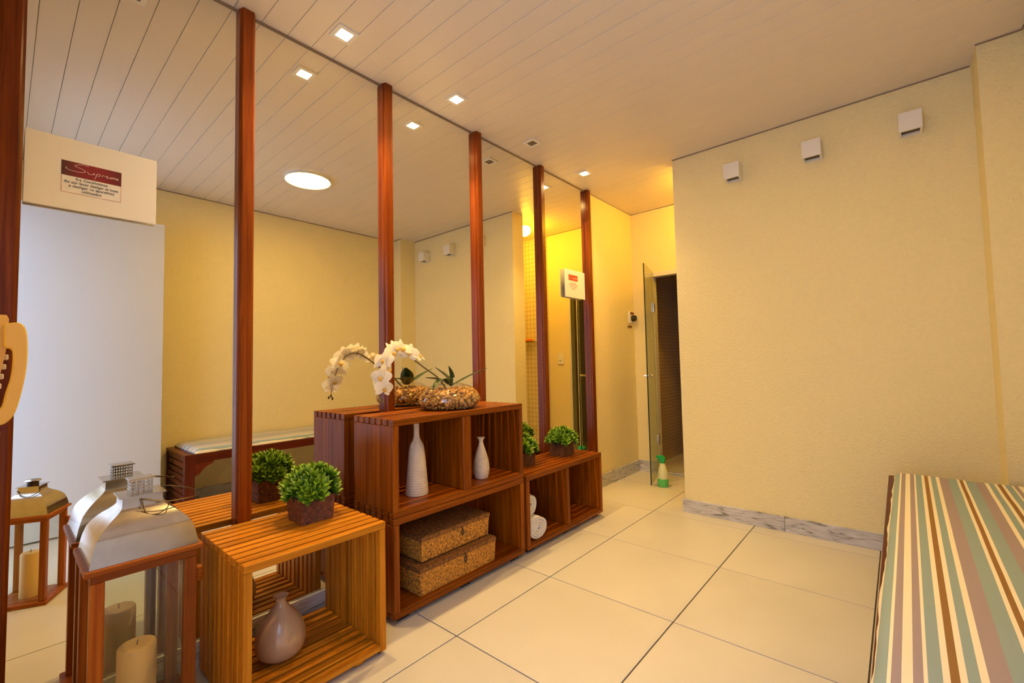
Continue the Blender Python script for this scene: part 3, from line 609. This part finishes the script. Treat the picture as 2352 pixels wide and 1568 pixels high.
# ------------------------------------------------------------------ lanterns
def lantern(label, cx, cy, a, hb, h1, cap, rot=0.0, ctop=0.235):
    """hb = half width of the base, h1 = height of the wooden body, cap = finial kind"""
    t = thing('candle_lantern', label, 'lantern', (cx, cy, 0), 'wood and metal candle lanterns')
    k = hb / 0.131
    def P(name, lo, hi, mat, bev=0.0015): return box(name, (cx + lo[0], cy + lo[1], lo[2]), (cx + hi[0], cy + hi[1], hi[2]), mat, t, bev)
    P('base', (-hb, -hb, 0.0), (hb, hb, 0.022 * k), 'lant_y', 0.003)
    ins = hb - 0.013 * k; pw = 0.030 * k
    for sx in (-1, 1):
        for sy in (-1, 1):
            P('post', (min(sx * ins, sx * (ins - pw)), min(sy * ins, sy * (ins - pw)), 0.0225 * k), (max(sx * ins, sx * (ins - pw)), max(sy * ins, sy * (ins - pw)), h1 - 0.0385 * k), 'lant_z')
    gi = ins - pw / 2
    for sx in (-1, 1):
        P('glass_pane', (sx * gi - 0.001, -ins + pw, 0.0228 * k), (sx * gi + 0.001, ins - pw, h1 - 0.039 * k), 'glass', 0)
        P('glass_pane', (-ins + pw, sx * gi - 0.001, 0.0228 * k), (ins - pw, sx * gi + 0.001, h1 - 0.039 * k), 'glass', 0)
    for sx in (-1, 1):
        P('top_rail', (min(sx * ins, sx * (ins - pw)), -ins, h1 - 0.038 * k), (max(sx * ins, sx * (ins - pw)), ins, h1 - 0.0165 * k), 'lant_y')
        P('top_rail', (-ins + pw + 0.0005, min(sx * ins, sx * (ins - pw)), h1 - 0.038 * k), (ins - pw - 0.0005, max(sx * ins, sx * (ins - pw)), h1 - 0.0165 * k), 'lant_x')
    P('top_board', (-hb, -hb, h1 - 0.016 * k), (hb, hb, h1), 'lant_y', 0.002)
    P('latch', (ins + 0.001, ins - 0.045 * k + 0.04, h1 - 0.10 * k), (ins + 0.011 * k, ins - 0.005 * k + 0.02, h1 - 0.070 * k), 'dark_y') if False else P('latch', (ins - 0.03 * k, ins + 0.001, h1 - 0.115 * k), (ins - 0.002, ins + 0.016 * k, h1 - 0.075 * k), 'dark_y')
    lv = [(0.121, 0.0005), (0.1195, 0.012), (0.114, 0.040), (0.106, 0.066), (0.1035, 0.070), (0.097, 0.080), (0.087, 0.092), (0.075, 0.103), (0.063, 0.112), (0.054, 0.120), (0.0485, 0.126), (0.047, 0.131), (0.046, 0.1555), (0.054, 0.1562), (0.054, 0.1595)]
    lv = [(q * k, z * k) for q, z in lv]
    roof = loft_square(lv, 'roofmetal', 'roof', t, (cx, cy, h1), 22)
    zc = h1 + 0.160 * k
    if cap == 'square':
        bm = box_bm(0.052 * k, 0.052 * k, 0.038 * k)
        bmesh.ops.delete(bm, geom=[f for f in bm.faces if abs(f.normal.z) > 0.5], context='FACES')
        bmesh.ops.subdivide_edges(bm, edges=list(bm.edges), cuts=3, use_grid_fill=True)
        res = bmesh.ops.inset_individual(bm, faces=list(bm.faces), thickness=0.0026 * k)
        inner = [f for f in bm.faces if f not in set(res['faces'])]
        bmesh.ops.delete(bm, geom=inner, context='FACES')
        ch = obj('chimney', bm, 'roofmetal', t, (cx, cy, zc + 0.019 * k))
        sm = ch.modifiers.new('thickness', 'SOLIDIFY'); sm.thickness = 0.0016
        loft_square([(0.031 * k, 0), (0.0315 * k, 0.002), (0.028 * k, 0.004)], 'roofmetal', 'chimney_cap', t, (cx, cy, zc + 0.0383 * k))
        hp = h1 + 0.118 * k
        wp = [(0.052, 0.062, 0.0), (0.060, 0.030, 0.004), (0.066, -0.01, -0.008), (0.070, 0.02, -0.024), (0.072, 0.06, -0.024), (0.074, 0.085, -0.004), (0.055, 0.12, 0.0), (0.030, 0.155, -0.004), (-0.01, 0.165, -0.006), (-0.04, 0.12, 0.02), (-0.052, 0.07, 0.012), (-0.050, 0.056, 0.012)]
        wp = [(0.051, -0.005, 0.0), (0.058, -0.004, 0.004), (0.066, 0.022, -0.003), (0.070, 0.055, -0.012), (0.062, 0.100, -0.016), (0.040, 0.135, -0.018), (0.0, 0.148, -0.016), (-0.035, 0.125, -0.004), (-0.050, 0.075, 0.010), (-0.052, 0.045, 0.012)]
        obj('handle', tube_bm(spline([(p[0] * k, p[1] * k, p[2] * k + 0.012) for p in wp], 6), 0.0016, 6), 'wire', t, (cx, cy, hp + 0.012 * k))
        hook = [(0.058, -0.004, 0.002), (0.064, 0.0, -0.022), (0.072, 0.010, -0.036), (0.080, 0.030, -0.038), (0.082, 0.050, -0.026), (0.070, 0.058, -0.012)]
        obj('hook', tube_bm(spline([(p[0] * k, p[1] * k, p[2] * k) for p in hook], 6), 0.0014, 6), 'wire', t, (cx, cy, hp + 0.022 * k))
    else:
        obj('chimney', lathe_bm([(0, 0), (0.026 * k, 0), (0.026 * k, 0.018 * k), (0, 0.018 * k)], 20), 'clasp', t, (cx, cy, zc), 30)
        o = obj('chimney_cap', lathe_bm([(0, 0), (0.032 * k, 0.002), (0.038 * k, 0.008 * k), (0.030 * k, 0.016 * k), (0, 0.020 * k)], 24), 'roofmetal', t, (cx, cy, zc + 0.0185 * k), 40)
        obj('handle', tube_bm(spline([(-0.045 * k, -0.05 * k, 0), (-0.07 * k, -0.02 * k, -0.018), (-0.08 * k, 0.02 * k, -0.026), (-0.06 * k, 0.055 * k, -0.01), (-0.04 * k, 0.05 * k, 0.0)], 6), 0.0016, 6), 'wire', t, (cx, cy, h1 + 0.14 * k))
    t.rotation_euler.z = rot
    # candle
    cr = 0.046 * k if cap == 'square' else 0.034
    cn = thing('pillar_candle', label_c[cap], 'candle', (cx, cy, 0.0225 * k), 'ivory pillar candles')
    z0_ = 0.0228 * k
    obj('wax', lathe_bm([(0, 0), (cr, 0), (cr, ctop - z0_ - 0.008), (cr - 0.003, ctop - z0_ - 0.002), (cr - 0.010, ctop - z0_), (0.008, ctop - z0_ - 0.004), (0, ctop - z0_ - 0.005)], 32), 'candle', cn, (cx, cy, z0_), 40)
    obj('wick', tube_bm([(0, 0, 0), (0.001, 0, 0.008), (0.003, 0.001, 0.016)], 0.0012, 6), 'clasp', cn, (cx, cy, ctop - 0.006))
    return t
label_c = {'square': 'thick ivory candle inside the big lantern by the slatted cube', 'round': 'ivory candle inside the small lantern seen in the mirror'}
lantern('large wooden lantern with tall metal roof beside the slatted cube shelf', 0.155, 0.285, 0, 0.131, 0.511, 'square', 0, 0.228)
lantern('smaller wooden lantern on the open floor, seen only in mirror', 1.155, 0.112, 0, 0.100, 0.395, 'round', math.radians(26), 0.215)

# ------------------------------------------------------------------ vases
def vase(name, label, mat, prof, loc, seg=40, smooth=50, mouth=None):
    o = obj('vase', lathe_bm(prof, seg), mat, None, loc, smooth); o.name = name; return tag(o, label, 'vase', 'clay vases on the shelves')
def smooth_prof(pts, n=6): return [(max(0.0, q.x), q.y) for q in spline([(p[0], p[1], 0) for p in pts], n)]
def ribs(prof, amp, period): return [(r_ + (amp * math.sin(2 * PI * z / period) if r_ > 0.012 else 0), z) for r_, z in prof]
def dense(prof, dz=0.002):
    out = []
    for (r0, z0_), (r1, z1_) in zip(prof, prof[1:]):
        n = max(1, int(abs(z1_ - z0_) / dz))
        out += [(r0 + (r1 - r0) * k / n, z0_ + (z1_ - z0_) * k / n) for k in range(n)]
    return out + [prof[-1]]
pr = [(0.0, 0.0), (0.050, 0.0)] + ribs(dense(smooth_prof([(0.052, 0.004), (0.046, 0.08), (0.040, 0.150), (0.036, 0.190), (0.030, 0.222), (0.018, 0.245), (0.0135, 0.262), (0.0125, 0.29), (0.0125, 0.318)])), 0.0005, 0.011) + [(0.009, 0.318), (0.009, 0.27), (0.0, 0.26)]
vase('vase', 'tall whitewashed bottle vase with narrow neck in the upper cubby', 'vase_white', pr, (0.215, 1.258, 0.4483))
pr = [(0.0, 0.0), (0.030, 0.0)] + ribs(dense(smooth_prof([(0.034, 0.004), (0.0405, 0.036), (0.041, 0.064), (0.035, 0.102), (0.0235, 0.140), (0.0135, 0.170), (0.0105, 0.184), (0.0125, 0.194), (0.0205, 0.207)])), 0.0005, 0.009) + [(0.014, 0.205), (0.008, 0.19), (0.0, 0.18)]
vase('vase', 'short whitewashed teardrop vase in the right upper cubby', 'vase_white', pr, (0.255, 1.632, 0.4483))
pr = [(0.0, 0.0), (0.045, 0.0)] + dense(smooth_prof([(0.048, 0.003), (0.071, 0.022), (0.080, 0.055), (0.076, 0.088), (0.062, 0.122), (0.038, 0.152), (0.021, 0.174), (0.0165, 0.186), (0.0185, 0.196), (0.0245, 0.204)]), 0.003) + [(0.019, 0.203), (0.011, 0.19), (0.0, 0.17)]
vase('vase', 'squat taupe teardrop vase on the bottom of the slatted cube', 'vase_glaze', pr, (0.235, 0.660, 0.0384))

# ------------------------------------------------------------------ woven boxes
def weave_walls(sx, sy, h, taper, rows, cols_m, amp, bottom=True):
    """closed woven box without lid, tapering by taper at the base; rows strands up, cols_m strands per metre"""
    bm = bmesh.new(); per = []
    def ring(z, inset, disp):
        hx, hy = sx / 2 - inset, sy / 2 - inset
        out = []
        for (ax, ay), (bx, by) in (((-hx, -hy), (hx, -hy)), ((hx, -hy), (hx, hy)), ((hx, hy), (-hx, hy)), ((-hx, hy), (-hx, -hy))):
            ln = math.hypot(bx - ax, by - ay); n = max(2, int(round((sx if abs(bx - ax) > abs(by - ay) else sy) * cols_m))) * 2
            nx_, ny_ = (by - ay) / ln, -(bx - ax) / ln
            for q in range(n):
                dd = disp(q, n)
                out.append((ax + (bx - ax) * q / n + nx_ * dd, ay + (by - ay) * q / n + ny_ * dd, z))
        return out
    rings = []
    for r_ in range(rows):
        for s_ in range(3):
            z = h * (r_ + s_ / 3) / rows; ins = taper * (1 - z / h); fall = (0.25, 1.0, 1.0)[s_]
            rings.append(ring(z, ins, lambda q, n, r_=r_, fall=fall: 0 if q == 0 else amp * fall * (1 if ((q // 1) % 2 == r_ % 2) else -0.35)))
    rings.append(ring(h, 0, lambda q, n: amp * 0.6)); rings.append(ring(h + 0.004, 0, lambda q, n: amp)); rings.append(ring(h + 0.004, 0.005, lambda q, n: 0)); rings.append(ring(h - 0.02, 0.006, lambda q, n: 0))
    V = [[bm.verts.new(p) for p in rg] for rg in rings]
    for a, b_ in zip(V, V[1:]):
        n = len(a)
        for q in range(n): bm.faces.new((a[q], a[(q + 1) % n], b_[(q + 1) % n], b_[q]))
    bm.faces.new(V[0][::-1]); bm.faces.new(V[-1])
    return bm
def lid_bm(sx, sy, h, cols_m, amp):
    nx_, ny_ = int(sx * cols_m), int(sy * cols_m); bm = bmesh.new(); g = []
    for i in range(nx_ + 1):
        row = []
        for j in range(ny_ + 1):
            edge = i in (0, nx_) or j in (0, ny_)
            z = h + (0 if edge else amp * (1 if (i + j) % 2 else -0.3)) + 0.004 * math.sin(PI * i / nx_) * math.sin(PI * j / ny_)
            row.append(bm.verts.new((-sx / 2 + sx * i / nx_, -sy / 2 + sy * j / ny_, z)))
        g.append(row)
    for i in range(nx_):
        for j in range(ny_): bm.faces.new((g[i][j], g[i + 1][j], g[i + 1][j + 1], g[i][j + 1]))
    loop = [g[i][0] for i in range(nx_)] + [g[nx_][j] for j in range(ny_)] + [g[i][ny_] for i in range(nx_, 0, -1)] + [g[0][j] for j in range(ny_, 0, -1)]
    low = [bm.verts.new((v_.co.x * 1.004, v_.co.y * 1.004, 0)) for v_ in loop]; n = len(loop)
    for q in range(n): bm.faces.new((loop[q], low[q], low[(q + 1) % n], loop[(q + 1) % n]))
    bm.faces.new(low)
    return bm
def basket(label, x0_, x1_, y0_, y1_, z0_, h):
    cx, cy = (x0_ + x1_) / 2, (y0_ + y1_) / 2; sx, sy = x1_ - x0_, y1_ - y0_
    t = thing('lidded_basket', label, 'basket', (cx, cy, z0_), 'woven lidded baskets')
    obj('body', weave_walls(sx - 0.006, sy - 0.006, h - 0.026, 0.004, 9, 75, 0.0022), 'seagrass', t, (cx, cy, z0_))
    obj('lid', lid_bm(sx, sy, 0.018, 110, 0.0016), 'seagrass_dark', t, (cx, cy, z0_ + h - 0.021))
    obj('clasp', tube_bm(spline([(0, 0, 0.012), (0.006, 0.001, 0.004), (0.007, 0.006, -0.012), (0.006, 0.0, -0.026), (0.007, -0.006, -0.012), (0.006, -0.001, 0.004)], 4), 0.0025, 6), 'clasp', t, (x1_ + 0.001, cy + 0.02, z0_ + h - 0.030))
    return t
basket('larger woven basket with lid, bottom of the pair in the low cubby', 0.085, 0.328, 1.185, 1.655, 0.0515, 0.118)
basket('woven basket with lid resting on top of the other basket', 0.075, 0.300, 1.215, 1.640, 0.1765, 0.108)

# ------------------------------------------------------------------ rolled towels
def roll(name, label, ry, rz, turns, x0_, x1_, cy, cz, mat, phase=0.0):
    bm = bmesh.new(); n = 26 * turns; inn, out = [], []
    core = 0.012; pitch_ = (1 - core) / turns
    for k in range(n + 1):
        th_ = 2 * PI * k / 26 + phase; rad = core + (k / 26) * pitch_ * 0.999
        for lst, e in ((inn, 0.0), (out, pitch_ * 0.82)):
            q = min(1.0, rad + e) ; lst.append((ry * q * math.cos(th_), rz * q * math.sin(th_)))
    nx_ = 14; V = []
    for i in range(nx_ + 1):
        x = (x1_ - x0_) * (i / nx_ - 0.5); s_ = 1 - 0.05 * (abs(i / nx_ - 0.5) * 2) ** 6
        rg = []
        for lst in (inn, out):
            rg.append([bm.verts.new((x + 0.004 * noise.noise((p[0] * 30, p[1] * 30, x * 8)), p[0] * s_ + 0.002 * noise.noise((x * 20, p[1] * 25, 4.0)), p[1] * s_ + 0.002 * noise.noise((x * 20, p[0] * 25, 9.0)))) for p in lst])
        V.append(rg)
    for a, b_ in zip(V, V[1:]):
        for k in range(n):
            bm.faces.new((a[1][k], a[1][k + 1], b_[1][k + 1], b_[1][k])); bm.faces.new((a[0][k], b_[0][k], b_[0][k + 1], a[0][k + 1]))
        bm.faces.new((a[0][0], a[1][0], b_[1][0], b_[0][0])); bm.faces.new((a[0][n], b_[0][n], b_[1][n], a[1][n]))
    for rg in (V[0], V[-1]):
        for k in range(n): bm.faces.new((rg[0][k], rg[0][k + 1], rg[1][k + 1], rg[1][k]))
    return bm
TW = thing('rolled_towel', 'white towel rolled up at the bottom of the far cubby', 'towel', (0.2, 1.99, 0.052), 'rolled towels')
obj('towel_roll', roll('', '', 0.080, 0.060, 4, 0.09, 0.335, 0, 0, 'towel', 0.6), 'towel', TW, (0.212, 1.995, 0.1125), 60)
TW2 = thing('rolled_towel', 'white towel with grey band lying on the lower rolled towel', 'towel', (0.18, 1.974, 0.173), 'rolled towels')
obj('towel_roll', roll('', '', 0.056, 0.058, 4, 0.075, 0.290, 0, 0, 'towel', 2.2), 'towel', TW2, (0.190, 1.974, 0.2325), 60)
bm = lathe_bm([(0.0, -0.016), (1.0, -0.016), (1.0, 0.016), (0.0, 0.016)], 48); bmesh.ops.scale(bm, vec=(0.0592, 0.0575, 1), verts=bm.verts)
bd = obj('woven_band', bm, 'towel_band', TW2, (0.262, 1.974, 0.2325), 40); bd.rotation_euler.y = PI / 2

# ------------------------------------------------------------------ leafy plants in pots
def rosette():
    bm = bmesh.new()
    for ringn, (n, tilt, ln) in enumerate(((3, 0.35, 0.024), (5, 0.80, 0.027), (5, 1.25, 0.025))):
        for k in range(n):
            az = 2 * PI * k / n + ringn * 0.5; wd = 0.0092
            d_ = Vector((math.sin(tilt) * math.cos(az), math.sin(tilt) * math.sin(az), math.cos(tilt))); s_ = Vector((-math.sin(az), math.cos(az), 0)); nrm = d_.cross(s_)
            p0 = Vector((0, 0, 0)); pa = d_ * ln * 0.55; pt = d_ * ln + Vector((0, 0, 0.004))
            q = [bm.verts.new(v_) for v_ in (p0, pa * 0.6 + s_ * wd * 0.75, pa + s_ * wd, pt, pa - s_ * wd, pa * 0.6 - s_ * wd * 0.75, pa + nrm * 0.0022)]
            for a, b_ in ((0, 1), (1, 2), (2, 3), (3, 4), (4, 5), (5, 0)): bm.faces.new((q[a], q[b_], q[6]))
    return bm
ros_mesh = None
def bushy(label, cx, cy, z0_, pot, ps, phh, rx, rz, count, seed):
    global ros_mesh
    rnd = random.Random(seed)
    t = thing('potted_plant', label, 'plant', (cx, cy, z0_), 'bushy green plants in square pots')
    if pot == 'wicker': obj('pot', weave_walls(ps, ps, phh, 0.007, 9, 85, 0.0022), 'wicker_dark', t, (cx, cy, z0_))
    else: obj('pot', weave_walls(ps, ps, phh, 0.003, 5, 60, 0.0012), 'pot_brown', t, (cx, cy, z0_))
    zt = z0_ + phh
    obj('moss', lathe_bm([(0, 0.0), (rx * 0.62, 0.0), (rx * 0.70, rz * 0.3), (rx * 0.55, rz * 0.6), (rx * 0.25, rz * 0.78), (0, rz * 0.8)], 16), 'soil', t, (cx, cy, zt - 0.012), 60)  # dark core added so the inside of the foliage looks shaded
    for k in range(count):
        f = (k + 0.5) / count; ct = 1 - 0.98 * f; st = math.sqrt(max(0.0, 1 - ct * ct)); az = k * 2.39996 + rnd.uniform(-0.2, 0.2)
        q = rnd.uniform(0.80, 1.02)
        pos = Vector((rx * st * math.cos(az) * q, rx * st * math.sin(az) * q, rz * max(ct, -0.3) * q))
        d_ = Vector((st * math.cos(az), st * math.sin(az), ct + 0.45)).normalized()
        wpos = Vector((cx, cy, zt + 0.008)) + pos * 0.86
        if wpos.x < 0.012: wpos.x = 0.012 + rnd.uniform(0, 0.006)
        if ros_mesh is None:
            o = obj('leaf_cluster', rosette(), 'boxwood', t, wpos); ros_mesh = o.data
        else: o = obj('leaf_cluster', ros_mesh, None, t, wpos)
        o.rotation_euler = d_.to_track_quat('Z', 'Y').to_euler(); s_ = rnd.uniform(1.05, 1.5); o.scale = (s_, s_, s_)
    return t
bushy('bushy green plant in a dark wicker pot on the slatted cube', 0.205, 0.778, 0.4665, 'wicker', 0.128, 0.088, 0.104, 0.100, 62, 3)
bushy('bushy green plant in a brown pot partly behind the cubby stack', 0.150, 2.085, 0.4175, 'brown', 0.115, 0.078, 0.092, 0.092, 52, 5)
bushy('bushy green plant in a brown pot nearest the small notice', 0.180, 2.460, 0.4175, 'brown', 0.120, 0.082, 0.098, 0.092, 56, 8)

# ------------------------------------------------------------------ glass bowl with pebbles, orchid
bx, by, bz0 = 0.186, 1.485, 0.8142
BW = thing('glass_bowl', 'low round glass bowl full of brown pebbles on the cubby stack', 'bowl', (bx, by, bz0))
prb = smooth_prof([(0.0, 0.002), (0.085, 0.001), (0.130, 0.010), (0.153, 0.036), (0.147, 0.066), (0.122, 0.096), (0.082, 0.117), (0.050, 0.125)], 5)
obj('glass', lathe_bm([(r_, z) for r_, z in prb], 48, 0.95, 1.05), 'bowl_glass', BW, (bx, by, bz0), 60)
bm = bmesh.new(); rnd = random.Random(11)
for cnt in range(620):
    f = rnd.random(); z = 0.008 + 0.090 * f; az = rnd.uniform(0, 2 * PI)
    rad = next(r0 + (r1 - r0) * (z - z0_) / (z1_ - z0_) for (r0, z0_), (r1, z1_) in zip(prb, prb[1:]) if z0_ <= z <= z1_)
    s_ = rnd.uniform(0.006, 0.0105); q = rad - s_ * 1.25
    if f > 0.93: q *= math.sqrt(rnd.random())
    res = bmesh.ops.create_icosphere(bm, subdivisions=1, radius=s_)
    mt_ = Matrix.Translation((q * 0.95 * math.cos(az), q * 1.05 * math.sin(az), z)) @ Matrix.Rotation(rnd.uniform(0, 6), 4, Vector((rnd.random(), rnd.random(), 0.3)).normalized()) @ Matrix.Diagonal((1.25, 0.95, 0.75, 1))
    bmesh.ops.transform(bm, matrix=mt_, verts=res['verts'])
pb = obj('pebbles', bm, 'pebble', BW, (bx, by, bz0), 40); pb['kind'] = 'stuff'
obj('pebble_core', lathe_bm([(0, 0.012), (0.10, 0.016), (0.130, 0.042), (0.130, 0.064), (0.108, 0.090), (0, 0.096)], 24, 0.95, 1.05), 'pebble', BW, (bx, by, bz0), 60)

OR = thing('orchid', 'white orchid arching out of the glass bowl over the shelf edge', 'orchid', (bx, by - 0.03, bz0 + 0.1))
base = Vector((bx, by - 0.02, bz0 + 0.098))
sp_pts = [(base.x, base.y, base.z), (0.188, 1.405, 0.972), (0.186, 1.325, 1.022), (0.182, 1.245, 1.075), (0.180, 1.195, 1.098), (0.185, 1.150, 1.095), (0.196, 1.112, 1.055), (0.208, 1.090, 1.000), (0.216, 1.078, 0.945), (0.220, 1.072, 0.895)]
path = spline(sp_pts, 10)
obj('stem', tube_bm([p - base for p in path], [0.0042 - 0.0028 * i / len(path) for i in range(len(path))], 8), 'stem', OR, base, 60)
def leaf_bm(pts, wid, seg=14, droop=0.0):
    bm = bmesh.new(); c = spline(pts, seg // (len(pts) - 1) + 1); L_, Rr, Mi = [], [], []; n = len(c)
    for i, p in enumerate(c):
        t_ = i / (n - 1); wv = wid * (math.sin(PI * min(0.97, 0.08 + 0.92 * t_)) ** 0.7)
        d_ = (c[min(i + 1, n - 1)] - c[max(i - 1, 0)]).normalized(); s_ = d_.cross(Vector((0, 0, 1)))
        if s_.length < 1e-3: s_ = Vector((1, 0, 0))
        s_.normalize(); nn = s_.cross(d_)
        L_.append(bm.verts.new(p + s_ * wv + nn * 0.25 * wv)); Rr.append(bm.verts.new(p - s_ * wv + nn * 0.25 * wv)); Mi.append(bm.verts.new(p))
    for i in range(n - 1):
        bm.faces.new((L_[i], L_[i + 1], Mi[i + 1], Mi[i])); bm.faces.new((Mi[i], Mi[i + 1], Rr[i + 1], Rr[i]))
    return bm
for pts, wd in (([(0, 0, 0), (0.015, 0.07, 0.030), (0.03, 0.13, 0.055), (0.045, 0.215, 0.085)], 0.016), ([(0, 0, 0), (-0.02, -0.012, 0.045), (-0.06, -0.05, 0.095)], 0.036),
                ([(0, 0, 0), (0.005, -0.05, 0.036), (0.02, -0.105, 0.020), (0.03, -0.14, -0.012)], 0.018), ([(0, 0, 0), (0.0, 0.008, 0.05), (0.015, -0.025, 0.10)], 0.012), ([(0, 0, 0), (-0.05, -0.03, 0.03), (-0.09, -0.09, 0.045)], 0.034)):
    o = obj('leaf', leaf_bm(pts, wd), 'leaf_dark', OR, base + Vector((0, 0.03, 0.012)), 60)
    sm = o.modifiers.new('thickness', 'SOLIDIFY'); sm.thickness = 0.0012
def petal(bm, az, ln, wd, cup, tip=0.9):
    """petal in the x-y plane of the flower facing +z"""
    d_ = Vector((math.cos(az), math.sin(az), 0)); s_ = Vector((-math.sin(az), math.cos(az), 0)); n = 6; rows = []
    for i in range(n + 1):
        t_ = i / n; wv = wd * math.sin(PI * (0.06 + 0.90 * t_ ** tip)) ** 0.75; z = cup * (t_ * (1 - t_) * 2) - 0.004 * t_
        rows.append([bm.verts.new(d_ * ln * t_ + s_ * (q * wv) + Vector((0, 0, z - 0.25 * abs(q) * wv * 0.6))) for q in (-1, -0.5, 0, 0.5, 1)])
    for a, b_ in zip(rows, rows[1:]):
        for k in range(4): bm.faces.new((a[k], a[k + 1], b_[k + 1], b_[k]))
fb = bmesh.new()
for az, ln, wd, cup in ((PI / 2, 0.034, 0.011, 0.004), (PI / 2 + 2.25, 0.033, 0.010, 0.003), (PI / 2 - 2.25, 0.033, 0.010, 0.003), (0.18, 0.036, 0.0185, 0.006), (PI - 0.18, 0.036, 0.0185, 0.006)): petal(fb, az, ln, wd, cup)
lb = bmesh.new(); petal(lb, -PI / 2, 0.014, 0.006, 0.010); petal(lb, -PI / 2 + 0.9, 0.010, 0.0035, 0.008); petal(lb, -PI / 2 - 0.9, 0.010, 0.0035, 0.008)
bmesh.ops.translate(lb, vec=(0, 0, 0.004), verts=lb.verts)
fm = lm_ = None; rnd = random.Random(4)
# anchors along the arch, each flower facing out into the room or to either side
anch = [(0.34, (0.95, -0.1, 0.25), 0.012), (0.42, (0.7, -0.6, 0.35), 0.0), (0.47, (0.75, 0.35, 0.45), 0.006), (0.53, (0.85, -0.35, 0.3), 0.0), (0.62, (0.8, 0.2, 0.1), 0.004), (0.68, (0.7, -0.65, 0.1), 0.0), (0.71, (-0.75, 0.2, 0.1), 0.0), (0.76, (0.9, 0.1, 0.0), 0.003), (0.82, (0.6, -0.75, 0.0), 0.0), (0.85, (-0.7, -0.5, 0.0), 0.0), (0.90, (0.9, -0.05, -0.1), 0.0), (0.28, (0.5, 0.2, 0.6), 0.012)]
for f, nrm, lift in anch:
    p = path[min(len(path) - 1, int(f * (len(path) - 1)))] ; nv_ = (Vector(nrm).normalized() + 0.45 * Vector((rnd.uniform(-1, 1), rnd.uniform(-1, 1), rnd.uniform(-1, 1)))).normalized()
    loc = p + nv_ * 0.020 + Vector((0, 0, lift))
    if fm is None:
        o = obj('flower', fb, 'petal', OR, loc, 60); fm = o.data
        l_ = obj('lip', lb, 'lip', None, (0, 0, 0), 60); lm_ = l_.data
    else:
        o = obj('flower', fm, None, OR, loc); l_ = bpy.data.objects.new('lip', lm_); C.objects.link(l_)
    l_.parent = o; l_.location = (0, 0, 0.001)
    q = nv_.to_track_quat('Z', 'Y') @ Matrix.Rotation(rnd.uniform(-0.35, 0.35), 3, 'Z').to_quaternion(); o.rotation_euler = q.to_euler(); s_ = rnd.uniform(1.3, 1.55) * (1.0 if f < 0.85 else 0.85); o.scale = (s_, s_, s_)
for k, off in enumerate(((0, 0, -0.004), (0.006, -0.008, -0.012), (0.002, 0.008, -0.018))):
    obj('bud', lathe_bm([(0, -0.009), (0.004, -0.006), (0.0052, 0.0), (0.003, 0.006), (0, 0.009)], 10), 'stem', OR, path[-1] + Vector(off), 60)

# ------------------------------------------------------------------ spray bottle, shower shelf
SB = thing('spray_bottle', 'green and clear plastic spray bottle on the floor by the glass door', 'bottle', (0.392, 3.565, 0))
sbx, sby = 0.392, 3.585
obj('liquid', lathe_bm([(0, 0.0005), (0.040, 0.001), (0.043, 0.006), (0.043, 0.066), (0, 0.066)], 24), 'green_liquid', SB, (sbx, sby, 0), 40)
obj('body', lathe_bm([(0, 0.0665), (0.043, 0.0665), (0.041, 0.10), (0.032, 0.145), (0.020, 0.182), (0.016, 0.188), (0, 0.188)], 24), 'green_clear', SB, (sbx, sby, 0), 40)
obj('collar', lathe_bm([(0, 0.1885), (0.018, 0.1885), (0.018, 0.206), (0, 0.206)], 20), 'green_plastic', SB, (sbx, sby, 0), 40)
prism('trigger_head', [(q[0] + sbx, q[1]) for q in ((0.020, 0.2065), (0.022, 0.232), (0.008, 0.248), (-0.020, 0.250), (-0.046, 0.244), (-0.048, 0.226), (-0.018, 0.222), (-0.016, 0.2065))], 1, sby - 0.014, sby + 0.014, 'green_plastic', SB)
prism('trigger', [(q[0] + sbx, q[1]) for q in ((-0.024, 0.2215), (-0.032, 0.2215), (-0.042, 0.200), (-0.040, 0.185), (-0.034, 0.198))], 1, sby - 0.006, sby + 0.006, 'green_plastic', SB)
SH = thing('shower_shelf', 'small glass shelf on the mosaic wall, seen in mirror', 'shelf', (1.26, YB, 1.26))
box('shelf_plate', (1.12, YB - 0.120, 1.262), (1.42, YB - 0.0185, 1.270), 'green_glass', SH, 0.001)
for xx in (1.15, 1.39): box('bracket', (xx - 0.008, YB - 0.06, 1.250), (xx + 0.008, YB - 0.0185, 1.2615), 'chrome', SH, 0.001)
so = box('soap_bar', (1.20, YB - 0.105, 1.2705), (1.34, YB - 0.040, 1.305), 'orange', None, 0.012, 3); tag(so, 'bright orange soap bar on the shower shelf, seen in mirror', 'soap')
